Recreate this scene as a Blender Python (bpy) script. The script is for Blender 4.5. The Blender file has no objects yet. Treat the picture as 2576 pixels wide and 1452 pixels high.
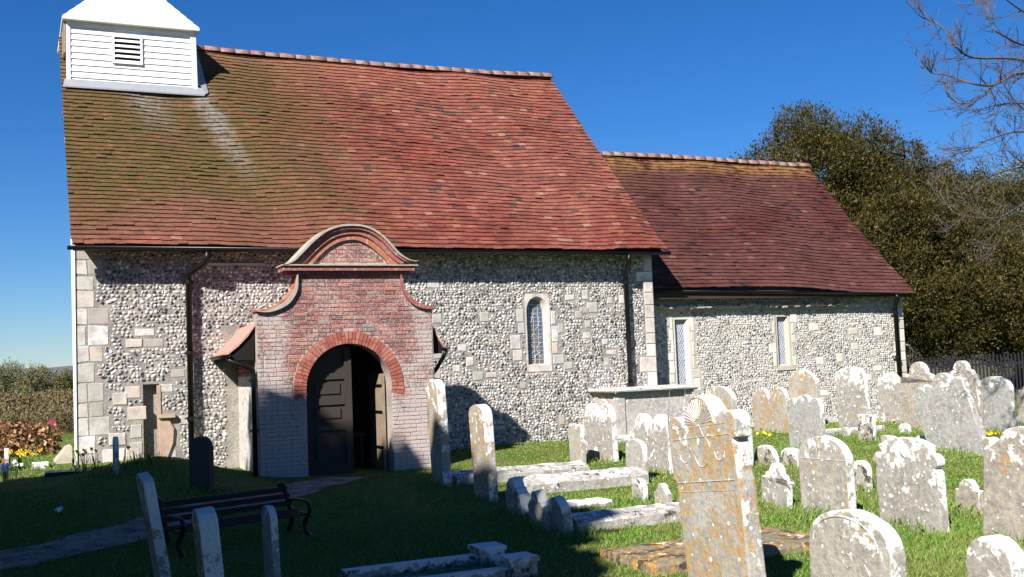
import bpy, bmesh, math, random
import numpy as np
from mathutils import Vector, Matrix
R = math.radians
random.seed(7); rng = np.random.default_rng(7)
SC = bpy.context.scene
COL = SC.collection

# ---------------------------------------------------------------- camera, sky, sun, exposure
FPX, CX, CY, HZ, ROLL, CZ = 2700.0, 1288.0, 726.0, 915.0, 0.04, 1.70
PITCH = math.atan((HZ - CY) / FPX)
cam_d = bpy.data.cameras.new("camera"); cam = bpy.data.objects.new("camera", cam_d); COL.objects.link(cam)
cam_d.sensor_width = 36.0; cam_d.lens = 36.0 * FPX / 2576.0
cam_d.clip_start = 0.05; cam_d.clip_end = 6000
cam.matrix_world = Matrix.Translation((0, 0, CZ)) @ Matrix.Rotation(math.pi/2 + PITCH, 4, 'X') @ Matrix.Rotation(-ROLL, 4, 'Z')
SC.camera = cam
SUNV = Vector((0.619, 1.392, -1.12)).normalized()          # direction the light travels
w = bpy.data.worlds.new("World"); SC.world = w; w.use_nodes = True
nt = w.node_tree
sky = nt.nodes.new('ShaderNodeTexSky'); sky.sky_type = 'NISHITA'; sky.sun_disc = False
sky.sun_elevation = R(36.3); sky.sun_rotation = R(204); sky.air_density = 1.0; sky.dust_density = 0.0; sky.ozone_density = 10.0
hs = nt.nodes.new('ShaderNodeHueSaturation'); hs.inputs['Saturation'].default_value = 1.16; hs.inputs['Hue'].default_value = 0.507; nt.links.new(sky.outputs[0], hs.inputs['Color'])
bg = nt.nodes['Background']; nt.links.new(hs.outputs[0], bg.inputs[0]); bg.inputs[1].default_value = 0.055
sl = bpy.data.lights.new("sun", 'SUN'); sl.energy = 5.0; sl.angle = R(0.5); sl.color = (1.0, 0.965, 0.905)
so = bpy.data.objects.new("sun", sl); COL.objects.link(so)
so.rotation_euler = SUNV.to_track_quat('-Z', 'Y').to_euler(); so.location = (-20, -40, 40)
SC.view_settings.view_transform = 'Standard'; SC.view_settings.look = 'None'
SC.view_settings.exposure = 1.0; SC.view_settings.gamma = 1.0

# ---------------------------------------------------------------- frames
TH = R(25)
D = Vector((math.cos(TH), math.sin(TH), 0)); M = Vector((-math.sin(TH), math.cos(TH), 0))
O = Vector((-3.4245, 19.2501, 0))                          # church frame: s along the wall, t inwards
def S2W(s, t, z=0.0): return O + D*s + M*t + Vector((0, 0, z))
def ray(x, y):
    u = (x - CX)/FPX; v = (CY - y)/FPX
    c, s = math.cos(ROLL), math.sin(ROLL)
    u, v = c*u + s*v, -s*u + c*v
    return Vector((u, math.cos(PITCH) - v*math.sin(PITCH), math.sin(PITCH) + v*math.cos(PITCH)))
def sstep(x): x = min(1, max(0, x)); return x*x*(3 - 2*x)
def gz(x, y):
    q = Vector((x, y, 0)) - O; s = q.dot(D); t = q.dot(M)
    near = sstep((t + 9)/5.0)
    h = 0.10*sstep((y - 4)/8)
    h += 0.25*sstep((-s - 1.6)/1.8)*near*sstep((9-t)/6)
    h += 0.20*math.exp(-((s + 2.9)**2/1.1 + (t + 1.9)**2/1.6))
    h -= 0.03*math.exp(-((s + .3)**2/1.0 + (t + 3.3)**2/2.5))
    h += 0.05*math.exp(-((s - 3.8)**2/3 + (t + 0.5)**2/3))
    h += 0.03*math.sin(x*0.9 + 1.3)*math.sin(y*0.7)
    d = math.hypot(x, y)
    if d > 60: h -= 1.2*sstep((d - 60)/200)
    return h
def at(x, y, dz=0.0):
    """ground point seen at a picture position"""
    r = ray(x, y); k = (0.05 - CZ)/r.z
    for _ in range(25):
        p = Vector((0, 0, CZ)) + r*k
        k += 0.7*((gz(p.x, p.y) + dz - CZ)/r.z - k)
    p = Vector((0, 0, CZ)) + r*k
    return Vector((p.x, p.y, gz(p.x, p.y)))
def far(x, y, depth):
    r = ray(x, y); return Vector((0, 0, CZ)) + r*(depth/r.y)

# ---------------------------------------------------------------- materials
class NT:
    def __init__(s, name, rough=0.85, spec=0.2):
        s.m = bpy.data.materials.new(name); s.m.use_nodes = True; s.t = s.m.node_tree
        s.b = s.t.nodes['Principled BSDF']; s.b.inputs['Roughness'].default_value = rough
        s.b.inputs['Specular IOR Level'].default_value = spec
        s._co = None
    def n(s, typ, **kw):
        k = s.t.nodes.new(typ)
        for a, v in kw.items(): setattr(k, a, v)
        return k
    def l(s, a, b): s.t.links.new(a, b)
    def co(s):
        if not s._co: s._co = s.n('ShaderNodeTexCoord').outputs['Object']
        return s._co
    def rand(s): return s.n('ShaderNodeNewGeometry').outputs['Random Per Island']
    def noise(s, scale, det=4, rough=.6, stretch=None, off=0):
        k = s.n('ShaderNodeTexNoise'); k.inputs['Scale'].default_value = scale; k.inputs['Detail'].default_value = det
        k.inputs['Roughness'].default_value = rough
        mp = s.n('ShaderNodeMapping'); s.l(s.co(), mp.inputs[0]); mp.inputs['Location'].default_value = (off, off*1.7, off*.3)
        if stretch: mp.inputs['Scale'].default_value = stretch
        s.l(mp.outputs[0], k.inputs['Vector']); return k.outputs['Fac']
    def vor(s, scale, feature='F1', out='Distance', rnd=1.0):
        k = s.n('ShaderNodeTexVoronoi', feature=feature); k.inputs['Scale'].default_value = scale
        k.inputs['Randomness'].default_value = rnd
        s.l(s.co(), k.inputs['Vector']); return k.outputs[out]
    def ramp(s, fac, stops, interp='LINEAR'):
        k = s.n('ShaderNodeValToRGB'); r = k.color_ramp; r.interpolation = interp
        while len(r.elements) < len(stops): r.elements.new(.5)
        for e, (p, c) in zip(r.elements, stops):
            e.position = p; e.color = (c, c, c, 1) if not hasattr(c, '__len__') else (*c, 1)
        s.l(fac, k.inputs[0]); return k.outputs[0]
    def mapr(s, v, a, b, c=0, d=1, smooth=True):
        k = s.n('ShaderNodeMapRange'); k.interpolation_type = 'SMOOTHSTEP' if smooth else 'LINEAR'
        for i, q in zip((1, 2, 3, 4), (a, b, c, d)): k.inputs[i].default_value = q
        s.l(v, k.inputs[0]); return k.outputs[0]
    def math(s, op, a, b=None):
        k = s.n('ShaderNodeMath', operation=op)
        for i, q in enumerate((a, b)):
            if q is None: continue
            if isinstance(q, (int, float)): k.inputs[i].default_value = q
            else: s.l(q, k.inputs[i])
        return k.outputs[0]
    def mix(s, f, a, b, blend='MIX'):
        k = s.n('ShaderNodeMix', data_type='RGBA', blend_type=blend)
        for i, q in ((0, f), (6, a), (7, b)):
            if isinstance(q, (int, float)): k.inputs[i].default_value = q
            elif isinstance(q, tuple): k.inputs[i].default_value = (*q, 1)
            else: s.l(q, k.inputs[i])
        return k.outputs[2]
    def xyz(s):
        k = s.n('ShaderNodeSeparateXYZ'); s.l(s.co(), k.inputs[0]); return k.outputs
    def col(s, c):
        if isinstance(c, tuple): s.b.inputs['Base Color'].default_value = (*c, 1)
        else: s.l(c, s.b.inputs['Base Color'])
        return s
    def bump(s, h, dist=.01, st=.6):
        k = s.n('ShaderNodeBump'); k.inputs['Distance'].default_value = dist; k.inputs['Strength'].default_value = st
        s.l(h, k.inputs['Height']); s.l(k.outputs[0], s.b.inputs['Normal']); return s

def plain(name, c, rough=.8, spec=.2, var=.25, scale=6, bump=0):
    a = NT(name, rough, spec); f = a.noise(scale, 5)
    a.col(a.mix(f, tuple(q*(1 - var) for q in c), tuple(min(1, q*(1 + var)) for q in c)))
    if bump: a.bump(a.noise(scale*6, 4), bump)
    return a.m
MAT = {}
def mk_tile(name, stops, moss, streaks, ridge):
    a = NT(name, .85, .15); x = a.xyz()
    rr = a.rand(); sn = a.noise(1.0, 5, .65, (2.2, 6, 6), 17)
    f_ = a.math('ADD', a.math('MULTIPLY', rr, .34), a.math('ADD', a.math('MULTIPLY', a.math('SUBTRACT', sn, .5), 1.7), .33))
    f_ = a.math('MAXIMUM', a.math('MINIMUM', f_, .96), .11)
    f_ = a.math('ADD', f_, a.math('MULTIPLY', a.math('GREATER_THAN', rr, .978), 1.0)); f_ = a.math('SUBTRACT', f_, a.math('MULTIPLY', a.math('LESS_THAN', rr, .03), 1.0))
    c = a.ramp(f_, stops)
    big = a.noise(.55, 3, off=3); mid = a.noise(2.2, 4, off=9); fine = a.noise(14, 3)
    c = a.mix(a.mapr(big, .42, .62), c, a.mix(.9, c, (.86, .66, .68), 'MULTIPLY')); c = a.mix(a.mapr(a.noise(1.3, 4, off=6), .5, .7, 0, .7), c, a.mix(1.0, c, (.62, .6, .55), 'MULTIPLY'))
    for (s0, s1, z0, z1, colr, amt) in moss:
        k = a.math('ADD', x[0], a.math('MULTIPLY', a.math('SUBTRACT', mid, .5), 3.0))
        zz = a.math('ADD', x[2], a.math('MULTIPLY', a.math('SUBTRACT', big, .5), 2.5))
        mk = a.math('MULTIPLY', a.mapr(k, s0, s1, 1, 0), a.mapr(zz, z0, z1))
        mk = a.math('MULTIPLY', mk, a.mapr(a.noise(5, 4, off=5), .28, .55, .35, 1))
        c = a.mix(a.math('MULTIPLY', mk, amt), c, colr)
    for (s0, wd, z0, z1, slope, amt) in streaks:
        k = a.math('ADD', x[0], a.math('MULTIPLY', x[2], slope))
        k = a.math('ADD', k, a.math('MULTIPLY', a.math('SUBTRACT', mid, .5), .5))
        k = a.math('ABSOLUTE', a.math('SUBTRACT', k, s0 + slope*(z0+z1)/2))
        mk = a.math('MULTIPLY', a.mapr(k, 0, wd, 1, 0), a.mapr(x[2], z0, z1))
        mk = a.math('MULTIPLY', mk, a.mapr(a.noise(9, 3, off=2), .3, .6))
        c = a.mix(a.math('MULTIPLY', mk, amt), c, (.30, .29, .29))
    if ridge:
        mk = a.math('MULTIPLY', a.mapr(x[2], ridge[0], ridge[1]), a.mapr(a.noise(4, 4, off=8), .35, .6))
        c = a.mix(a.math('MULTIPLY', mk, ridge[3]), c, ridge[2])
    c = a.mix(a.math('MULTIPLY', a.mapr(a.noise(2.6, 5, .65, (1.4, 5, 5), 23), .56, .64), .55), c, (.20, .135, .04) if name == 'clay_tile' else (.10, .06, .035))
    spots = a.mapr(a.vor(5), .03, .07, 1, 0)
    c = a.mix(a.math('MULTIPLY', spots, a.mapr(mid, .55, .6)), c, (.45, .43, .38))
    c = a.mix(a.mapr(fine, .3, .75, 0, .5), c, a.mix(1.0, c, (.55, .5, .48), 'MULTIPLY'))
    a.col(c); a.bump(fine, .004); return a.m
MAT['tile'] = mk_tile('clay_tile', [(0, (.095, .058, .055)), (.05, (.12, .06, .052)), (.11, (.125, .058, .044)), (.3, (.178, .060, .048)), (.55, (.222, .072, .056)), (.75, (.275, .100, .068)), (.96, (.36, .15, .095)), (1, (.30, .16, .115))],
    [(-1.5, 2.4, 3.2, 4.2, (.15, .072, .045), .75), (-1.6, 2.6, 4.0, 5.3, (.088, .066, .022), .93), (9, 10, 7.3, 9.0, (.42, .17, .11), .45)],
    [(-1.2, .35, 4.9, 6.6, .30, .55), (-2.6, .6, 6.0, 7.2, .25, .5)], None)
MAT['tile_dark'] = mk_tile('dark_clay_tile', [(0, (.04, .025, .025)), (.11, (.062, .028, .026)), (.4, (.092, .036, .032)), (.7, (.118, .044, .038)), (.95, (.15, .060, .047)), (1, (.15, .072, .056))],
    [(7.4, 9.5, 5.4, 6.6, (.13, .085, .035), .8)], [], (6.1, 6.6, (.30, .16, .045), .85))
a = NT('ridge_tile'); a.col(a.mix(a.mapr(a.noise(9, 5), .45, .6), a.ramp(a.rand(), [(0, (.19, .09, .07)), (1, (.24, .115, .09))]), (.24, .19, .165))); MAT['ridge'] = a.m

def mk_flint(name, stops, rimc, smear, mort):
    a = NT(name, .45, .5)
    r = a.rand()
    r2 = a.math('ADD', r, a.math('MULTIPLY', a.math('SUBTRACT', a.noise(1.1, 4), .5), .9))
    c = a.ramp(r2, stops)
    at_ = a.n('ShaderNodeAttribute', attribute_name='rim').outputs['Fac']
    rim = a.math('MULTIPLY', a.mapr(a.math('ADD', at_, a.math('MULTIPLY', a.math('SUBTRACT', a.noise(40, 3), .5), 1.1)), .42, .8), a.mapr(a.math('FRACT', a.math('MULTIPLY', r, 7.3)), .1, .5, .25, 1))
    c = a.mix(rim, c, rimc); c = a.mix(a.mapr(a.noise(60, 3), .5, .7), c, a.mix(1.0, c, (.6, .6, .6), 'MULTIPLY')); c = a.mix(a.mapr(a.math('ADD', a.math('MULTIPLY', a.noise(24, 5), .6), a.math('MULTIPLY', a.noise(1.6, 3, off=4), .4)), smear, smear + .09, 0, .9), c, mort)
    a.col(c); return a.m
MAT['flint'] = mk_flint('knapped_flint', [(.10, (.022, .022, .025)), (.28, (.06, .06, .064)), (.42, (.20, .198, .195)), (.54, (.34, .33, .32)), (.68, (.50, .49, .475)), (.86, (.70, .69, .675)), (.90, (.50, .38, .30)), (.96, (.55, .44, .35))], (.62, .60, .57), .52, (.46, .42, .375))
MAT['flint_pale'] = mk_flint('pale_flint', [(.08, (.03, .03, .032)), (.26, (.09, .088, .085)), (.44, (.28, .275, .265)), (.60, (.45, .44, .42)), (.78, (.62, .605, .58)), (.93, (.74, .725, .70)), (1, (.48, .36, .27))], (.64, .61, .57), .51, (.54, .49, .42))
def mk_mortar(name, c, c2):
    a = NT(name, .95, .1); f = a.noise(3, 6); g = a.noise(30, 4)
    k = a.mix(a.mapr(f, .35, .65), c, c2); k = a.mix(a.mapr(g, .35, .7), k, a.mix(1.0, k, (.62, .6, .57), 'MULTIPLY'))
    a.col(k); a.bump(g, .012, .8); return a.m
MAT['mortar'] = mk_mortar('lime_mortar', (.37, .34, .305), (.25, .235, .22))
MAT['mortar_pale'] = mk_mortar('pale_mortar', (.48, .445, .39), (.39, .365, .325))
MAT['brick_mortar'] = mk_mortar('brick_mortar', (.44, .38, .34), (.33, .29, .27))
a = NT('ashlar', .9, .15); f = a.noise(5, 6); g = a.noise(35, 4)
c = a.ramp(a.n('ShaderNodeObjectInfo').outputs['Random'], [(0, (.36, .33, .29)), (.35, (.45, .425, .385)), (.6, (.54, .52, .48)), (.8, (.50, .41, .35)), (1, (.66, .645, .62))])
c = a.mix(a.mapr(f, .4, .65, 0, .6), c, (.27, .25, .22)); a.col(c); a.bump(g, .008); MAT['ashlar'] = a.m
a = NT('pale_ashlar', .9, .15); f = a.noise(5, 6); g = a.noise(35, 4)
c = a.ramp(a.n('ShaderNodeObjectInfo').outputs['Random'], [(0, (.42, .38, .31)), (.5, (.54, .50, .43)), (1, (.66, .63, .56))])
c = a.mix(a.mapr(f, .45, .7, 0, .6), c, (.40, .35, .27)); a.col(c); a.bump(g, .008); MAT['ashlar_pale'] = a.m
def mk_brick(name, white):
    a = NT(name, .9, .15); x = a.xyz()
    c = a.ramp(a.rand(), [(0, (.10, .07, .07)), (.15, (.17, .065, .06)), (.45, (.235, .08, .07)), (.8, (.29, .11, .09)), (.95, (.36, .13, .075)), (1, (.20, .17, .17))])
    if white:
        n1 = a.noise(2.2, 5, off=4); n2 = a.noise(22, 4, off=1)
        low = a.math('ADD', a.mapr(x[2], .2, 2.2, .22, .0), a.mapr(a.math('ABSOLUTE', x[0]), .8, 1.4, 0, .10))
        k = a.math('ADD', a.math('ADD', a.math('MULTIPLY', n1, .5), a.math('MULTIPLY', n2, .65)), low)
        c = a.mix(a.mapr(k, .56, .76, 0, .8), c, (.46, .41, .38)); c = a.mix(a.mapr(a.noise(45, 4, off=3), .52, .62, 0, .6), c, (.50, .45, .42))
    else:
        c = a.mix(a.mapr(a.noise(18, 4), .52, .68, 0, .7), c, (.42, .36, .32))
    a.col(c); a.bump(a.noise(50, 4), .006); return a.m
MAT['brick'] = mk_brick('weathered_brick', True)
MAT['brick_red'] = mk_brick('moulded_red_brick', False)
a = NT('rubbed_brick', .9, .15); c = a.ramp(a.rand(), [(0, (.25, .075, .055)), (.6, (.34, .10, .068)), (1, (.39, .15, .11))]); a.col(a.mix(a.mapr(a.noise(14, 4), .55, .7, 0, .5), c, (.40, .30, .26))); MAT['rubbed'] = a.m
MAT['porch_tile'] = plain('pale_porch_tile', (.50, .25, .20), .9, .1, .3, 7)
MAT['jamb'] = plain('stained_jamb_stone', (.40, .29, .22), .9, .1, .5, 7, .008)
MAT['coping'] = plain('coping_stone', (.36, .32, .26), .9, .1, .5, 9, .008)
a = NT('white_boarding', .55, .3); a.col(a.mix(a.mapr(a.noise(3.5, 6, .7, (1.5, 1.5, .5)), .48, .75, 0, .5), (.78, .78, .76), (.52, .51, .46))); MAT['white'] = a.m
MAT['render'] = plain('white_render', (.80, .79, .74), .9, .1, .06, 3, .004)
a = NT('roughcast', .9, .15); c = a.mix(a.mapr(a.vor(13), .25, .6), a.ramp(a.vor(13, 'F1', 'Color'), [(0, (.10, .10, .10)), (.35, (.30, .29, .27)), (.5, (.62, .60, .57)), (1, (.74, .72, .69))]), (.52, .47, .40)); a.col(c); a.bump(a.noise(30, 4), .02); MAT['roughcast'] = a.m
MAT['iron'] = plain('black_iron', (.004, .004, .0045), .38, .3, .2, 4)
MAT['lead'] = plain('lead', (.26, .27, .29), .5, .4, .2, 5)
a = NT('weathered_oak', .75, .25); a.col(a.mix(a.noise(6, 5, .6, (12, 12, .7)), (.022, .017, .014), (.06, .047, .037))); MAT['oak'] = a.m
MAT['oak_pale'] = plain('pale_timber', (.24, .18, .125), .8, .2, .4, 8)
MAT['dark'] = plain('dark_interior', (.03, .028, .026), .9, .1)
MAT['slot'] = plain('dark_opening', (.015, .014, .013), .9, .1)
MAT['lattice'] = plain('lead_came', (.42, .44, .48), .5, .4, .1)
a = NT('window_glass', .12, .5); x = a.xyz(); a.col(a.ramp(a.vor(11, 'F1', 'Color'), [(0, (.10, .12, .16)), (.5, (.20, .23, .29)), (1, (.30, .33, .38))])); MAT['glass'] = a.m  # pale blue-grey base colour paints in the sky's reflection
a = NT('stained_glass', .15, .5); a.col(a.ramp(a.noise(3.5, 2, .5, None, 2), [(.35, (.07, .09, .13)), (.47, (.09, .115, .155)), (.53, (.11, .095, .085)), (.75, (.16, .145, .13))])); MAT['stained'] = a.m

def mk_grave(name, base, orange, white, dark=0.0, oc=(.37, .225, .075), ub=1.0):
    """old limestone with patches of orange, white and black lichen"""
    a = NT(name, .92, .1)
    inf = a.n('ShaderNodeObjectInfo'); off = a.math('MULTIPLY', inf.outputs['Random'], 37.0)
    mp = a.n('ShaderNodeMapping'); a.l(a.co(), mp.inputs[0])
    cb = a.n('ShaderNodeCombineXYZ')
    for i in range(3): a.l(off, cb.inputs[i])
    a.l(cb.outputs[0], mp.inputs['Location']); a._co = mp.outputs[0]
    n1 = a.noise(3.2, 6); n2 = a.noise(11, 7, .68, None, 3); n3 = a.noise(30, 5, .62, None, 7); st = a.noise(6, 6, .68, (2.0, 2.0, .6), 5); n4 = a.noise(16, 6, .68, None, 13)
    c = a.mix(a.mapr(n1, .35, .65), base, tuple(q*.72 for q in base))
    c = a.mix(a.mapr(n4, .42, .62, 0, .7), c, tuple(q*1.3 for q in base)); c = a.mix(a.mapr(n3, .5, .66, 0, .45), c, tuple(q*.55 for q in base))
    o = a.math('ADD', a.math('ADD', a.math('MULTIPLY', st, .35), a.math('MULTIPLY', n4, .4)), a.math('MULTIPLY', n1, .25))
    o = a.mapr(o, .595 - .10*orange, .635 - .10*orange)
    c = a.mix(a.math('MULTIPLY', o, a.mapr(n3, .35, .6, .45, .95)), c, oc)
    if dark: c = a.mix(a.mapr(a.noise(7, 7, .68, None, 11), .60 - .14*dark, .66 - .13*dark), c, (.07, .06, .05))
    gn = a.n('ShaderNodeSeparateXYZ'); tc = a.n('ShaderNodeTexCoord'); a.l(tc.outputs['Normal'], gn.inputs[0])
    side = a.math('ADD', a.mapr(gn.outputs[2], .2, .8, 0, .16*ub), a.mapr(gn.outputs[0], .3, .9, 0, .11*ub))
    gh = a.n('ShaderNodeSeparateXYZ'); a.l(tc.outputs['Generated'], gh.inputs[0])
    side = a.math('ADD', side, a.mapr(gh.outputs[2], .55, 1.0, -.03, .09*ub))
    wv = a.math('ADD', a.math('ADD', a.math('MULTIPLY', n2, .6), a.math('MULTIPLY', n1, .4)), side)
    c = a.mix(a.mapr(wv, .635 - .105*white, .665 - .10*white), c, (.64, .63, .60))
    for sc_, r0 in ((6.5, .10), (13, .12)):
        sp = a.mapr(a.math('ADD', a.vor(sc_), a.math('MULTIPLY', a.math('SUBTRACT', n4, .5), .3)), r0, r0 + .03, 1, 0); c = a.mix(a.math('MULTIPLY', sp, a.mapr(n1, .5 - .1*white, .52 - .1*white)), c, (.66, .65, .62))
    a.col(c); a.bump(a.math('ADD', n3, a.math('MULTIPLY', n2, 1.5)), .012, .7); return a.m
MAT['g_orange'] = mk_grave('orange_lichened_stone', (.34, .32, .285), 1.05, .3)
MAT['g_grey'] = mk_grave('grey_headstone_stone', (.31, .30, .275), .12, .4)
MAT['g_white'] = mk_grave('white_lichened_stone', (.31, .285, .25), .35, 1.0)
MAT['g_mixed'] = mk_grave('mottled_headstone_stone', (.325, .30, .26), .55, .6)
MAT['g_dark'] = mk_grave('dark_mottled_stone', (.34, .315, .27), .4, .7, .7)
MAT['g_pink'] = mk_grave('brown_headstone_stone', (.33, .29, .245), .5, .4)
MAT['g_ledger'] = mk_grave('mossy_ledger_stone', (.21, .18, .125), 1.0, .2, .55, (.55, .25, .02), .2)
MAT['g_slab'] = mk_grave('coped_slab_stone', (.36, .335, .30), .55, .55, .25, ub=.35)
MAT['slate'] = plain('dark_slate', (.022, .022, .028), .5, .3, .2, 5)
MAT['tomb'] = mk_grave('chest_tomb_stone', (.40, .365, .34), .1, .2)

a = NT('grass_ground', .95, .05); f = a.noise(.9, 5); g = a.noise(5, 5); h = a.noise(60, 4)
c = a.mix(a.mapr(f, .4, .62), (.10, .15, .028), (.165, .175, .05)); c = a.mix(a.mapr(g, .52, .72, 0, .8), c, (.17, .125, .06)); c = a.mix(a.mapr(h, .3, .7, 0, .5), c, (.04, .06, .012))
a.col(c); a.bump(h, .03, .9); MAT['ground'] = a.m
a = NT('grass_blade', .6, .25); r = a.rand(); f = a.noise(.9, 5); g = a.noise(5, 5)
c = a.ramp(r, [(0, (.07, .14, .018)), (.5, (.115, .215, .03)), (.85, (.165, .26, .05)), (1, (.30, .27, .11))])
c = a.mix(a.mapr(f, .42, .66, 0, .55), c, (.20, .205, .06)); c = a.mix(a.mapr(g, .55, .72, 0, .65), c, (.21, .16, .07)); a.col(c)
MAT['blade'] = a.m
a = NT('gravel_path', .95, .1); c = a.mix(a.mapr(a.math('ADD', a.math('MULTIPLY', a.noise(60, 4), .6), a.math('MULTIPLY', a.noise(4, 4), .4)), .38, .62), (.06, .055, .035), (.34, .30, .24)); a.col(c); a.bump(a.noise(60, 3), .02); MAT['gravel'] = a.m
MAT['field'] = plain('rough_field', (.10, .085, .04), .95, .05, .4, .05)
def mk_leaf(name, stops, rough=.6, clump=.6):
    a = NT(name, rough, .2); c = a.ramp(a.rand(), stops); f = a.noise(clump, 4)
    c = a.mix(a.mapr(f, .35, .65, 0, .55), c, a.mix(1.0, c, (.60, .66, .55), 'MULTIPLY')); a.col(c); return a.m
MAT['yew'] = mk_leaf('yew_foliage', [(0, (.018, .020, .005)), (.5, (.043, .038, .008)), (.85, (.085, .062, .012)), (1, (.14, .092, .02))])
MAT['yew2'] = mk_leaf('dark_yew_foliage', [(0, (.016, .020, .006)), (.5, (.042, .040, .010)), (1, (.11, .082, .02))])
MAT['holm'] = mk_leaf('grey_green_foliage', [(0, (.05, .055, .03)), (.6, (.11, .12, .065)), (1, (.22, .22, .14))])
MAT['conifer'] = mk_leaf('conifer_foliage', [(0, (.01, .015, .006)), (1, (.03, .04, .012))])
MAT['beech'] = mk_leaf('dry_beech_leaf', [(0, (.06, .022, .012)), (.4, (.17, .075, .035)), (.8, (.33, .17, .085)), (1, (.46, .28, .16))])
MAT['olive'] = mk_leaf('distant_spring_foliage', [(0, (.06, .06, .025)), (.5, (.14, .135, .05)), (1, (.23, .205, .08))], .8, .1)
MAT['scrub'] = mk_leaf('brown_scrub', [(0, (.06, .045, .024)), (.5, (.14, .105, .052)), (1, (.22, .165, .08))], .9, .2)
MAT['bark'] = plain('bark', (.075, .055, .04), .9, .1, .4, 8, .02)
MAT['twig'] = plain('twig_bark', (.095, .076, .07), .8, .2, .45, 5)
MAT['yellow'] = plain('yellow_petal', (.80, .56, .02), .6, .2, .1)
MAT['petal'] = plain('white_petal', (.82, .80, .74), .6, .2, .08)
MAT['redp'] = plain('red_petal', (.45, .03, .04), .6, .2, .1)
MAT['stem'] = plain('green_stem', (.05, .11, .02), .6, .2, .2)
MAT['pink'] = plain('magenta_foil', (.40, .01, .17), .25, .5, .1)
MAT['bench'] = plain('bench_timber', (.022, .02, .019), .7, .2, .3, 8)
MAT['redroof'] = plain('far_red_roof', (.36, .16, .11), .9, .1)
MAT['hill'] = plain('far_hill', (.12, .13, .13), .95, .05, .2, .01)  # cool grey base colour paints in the haze of distance

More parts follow.
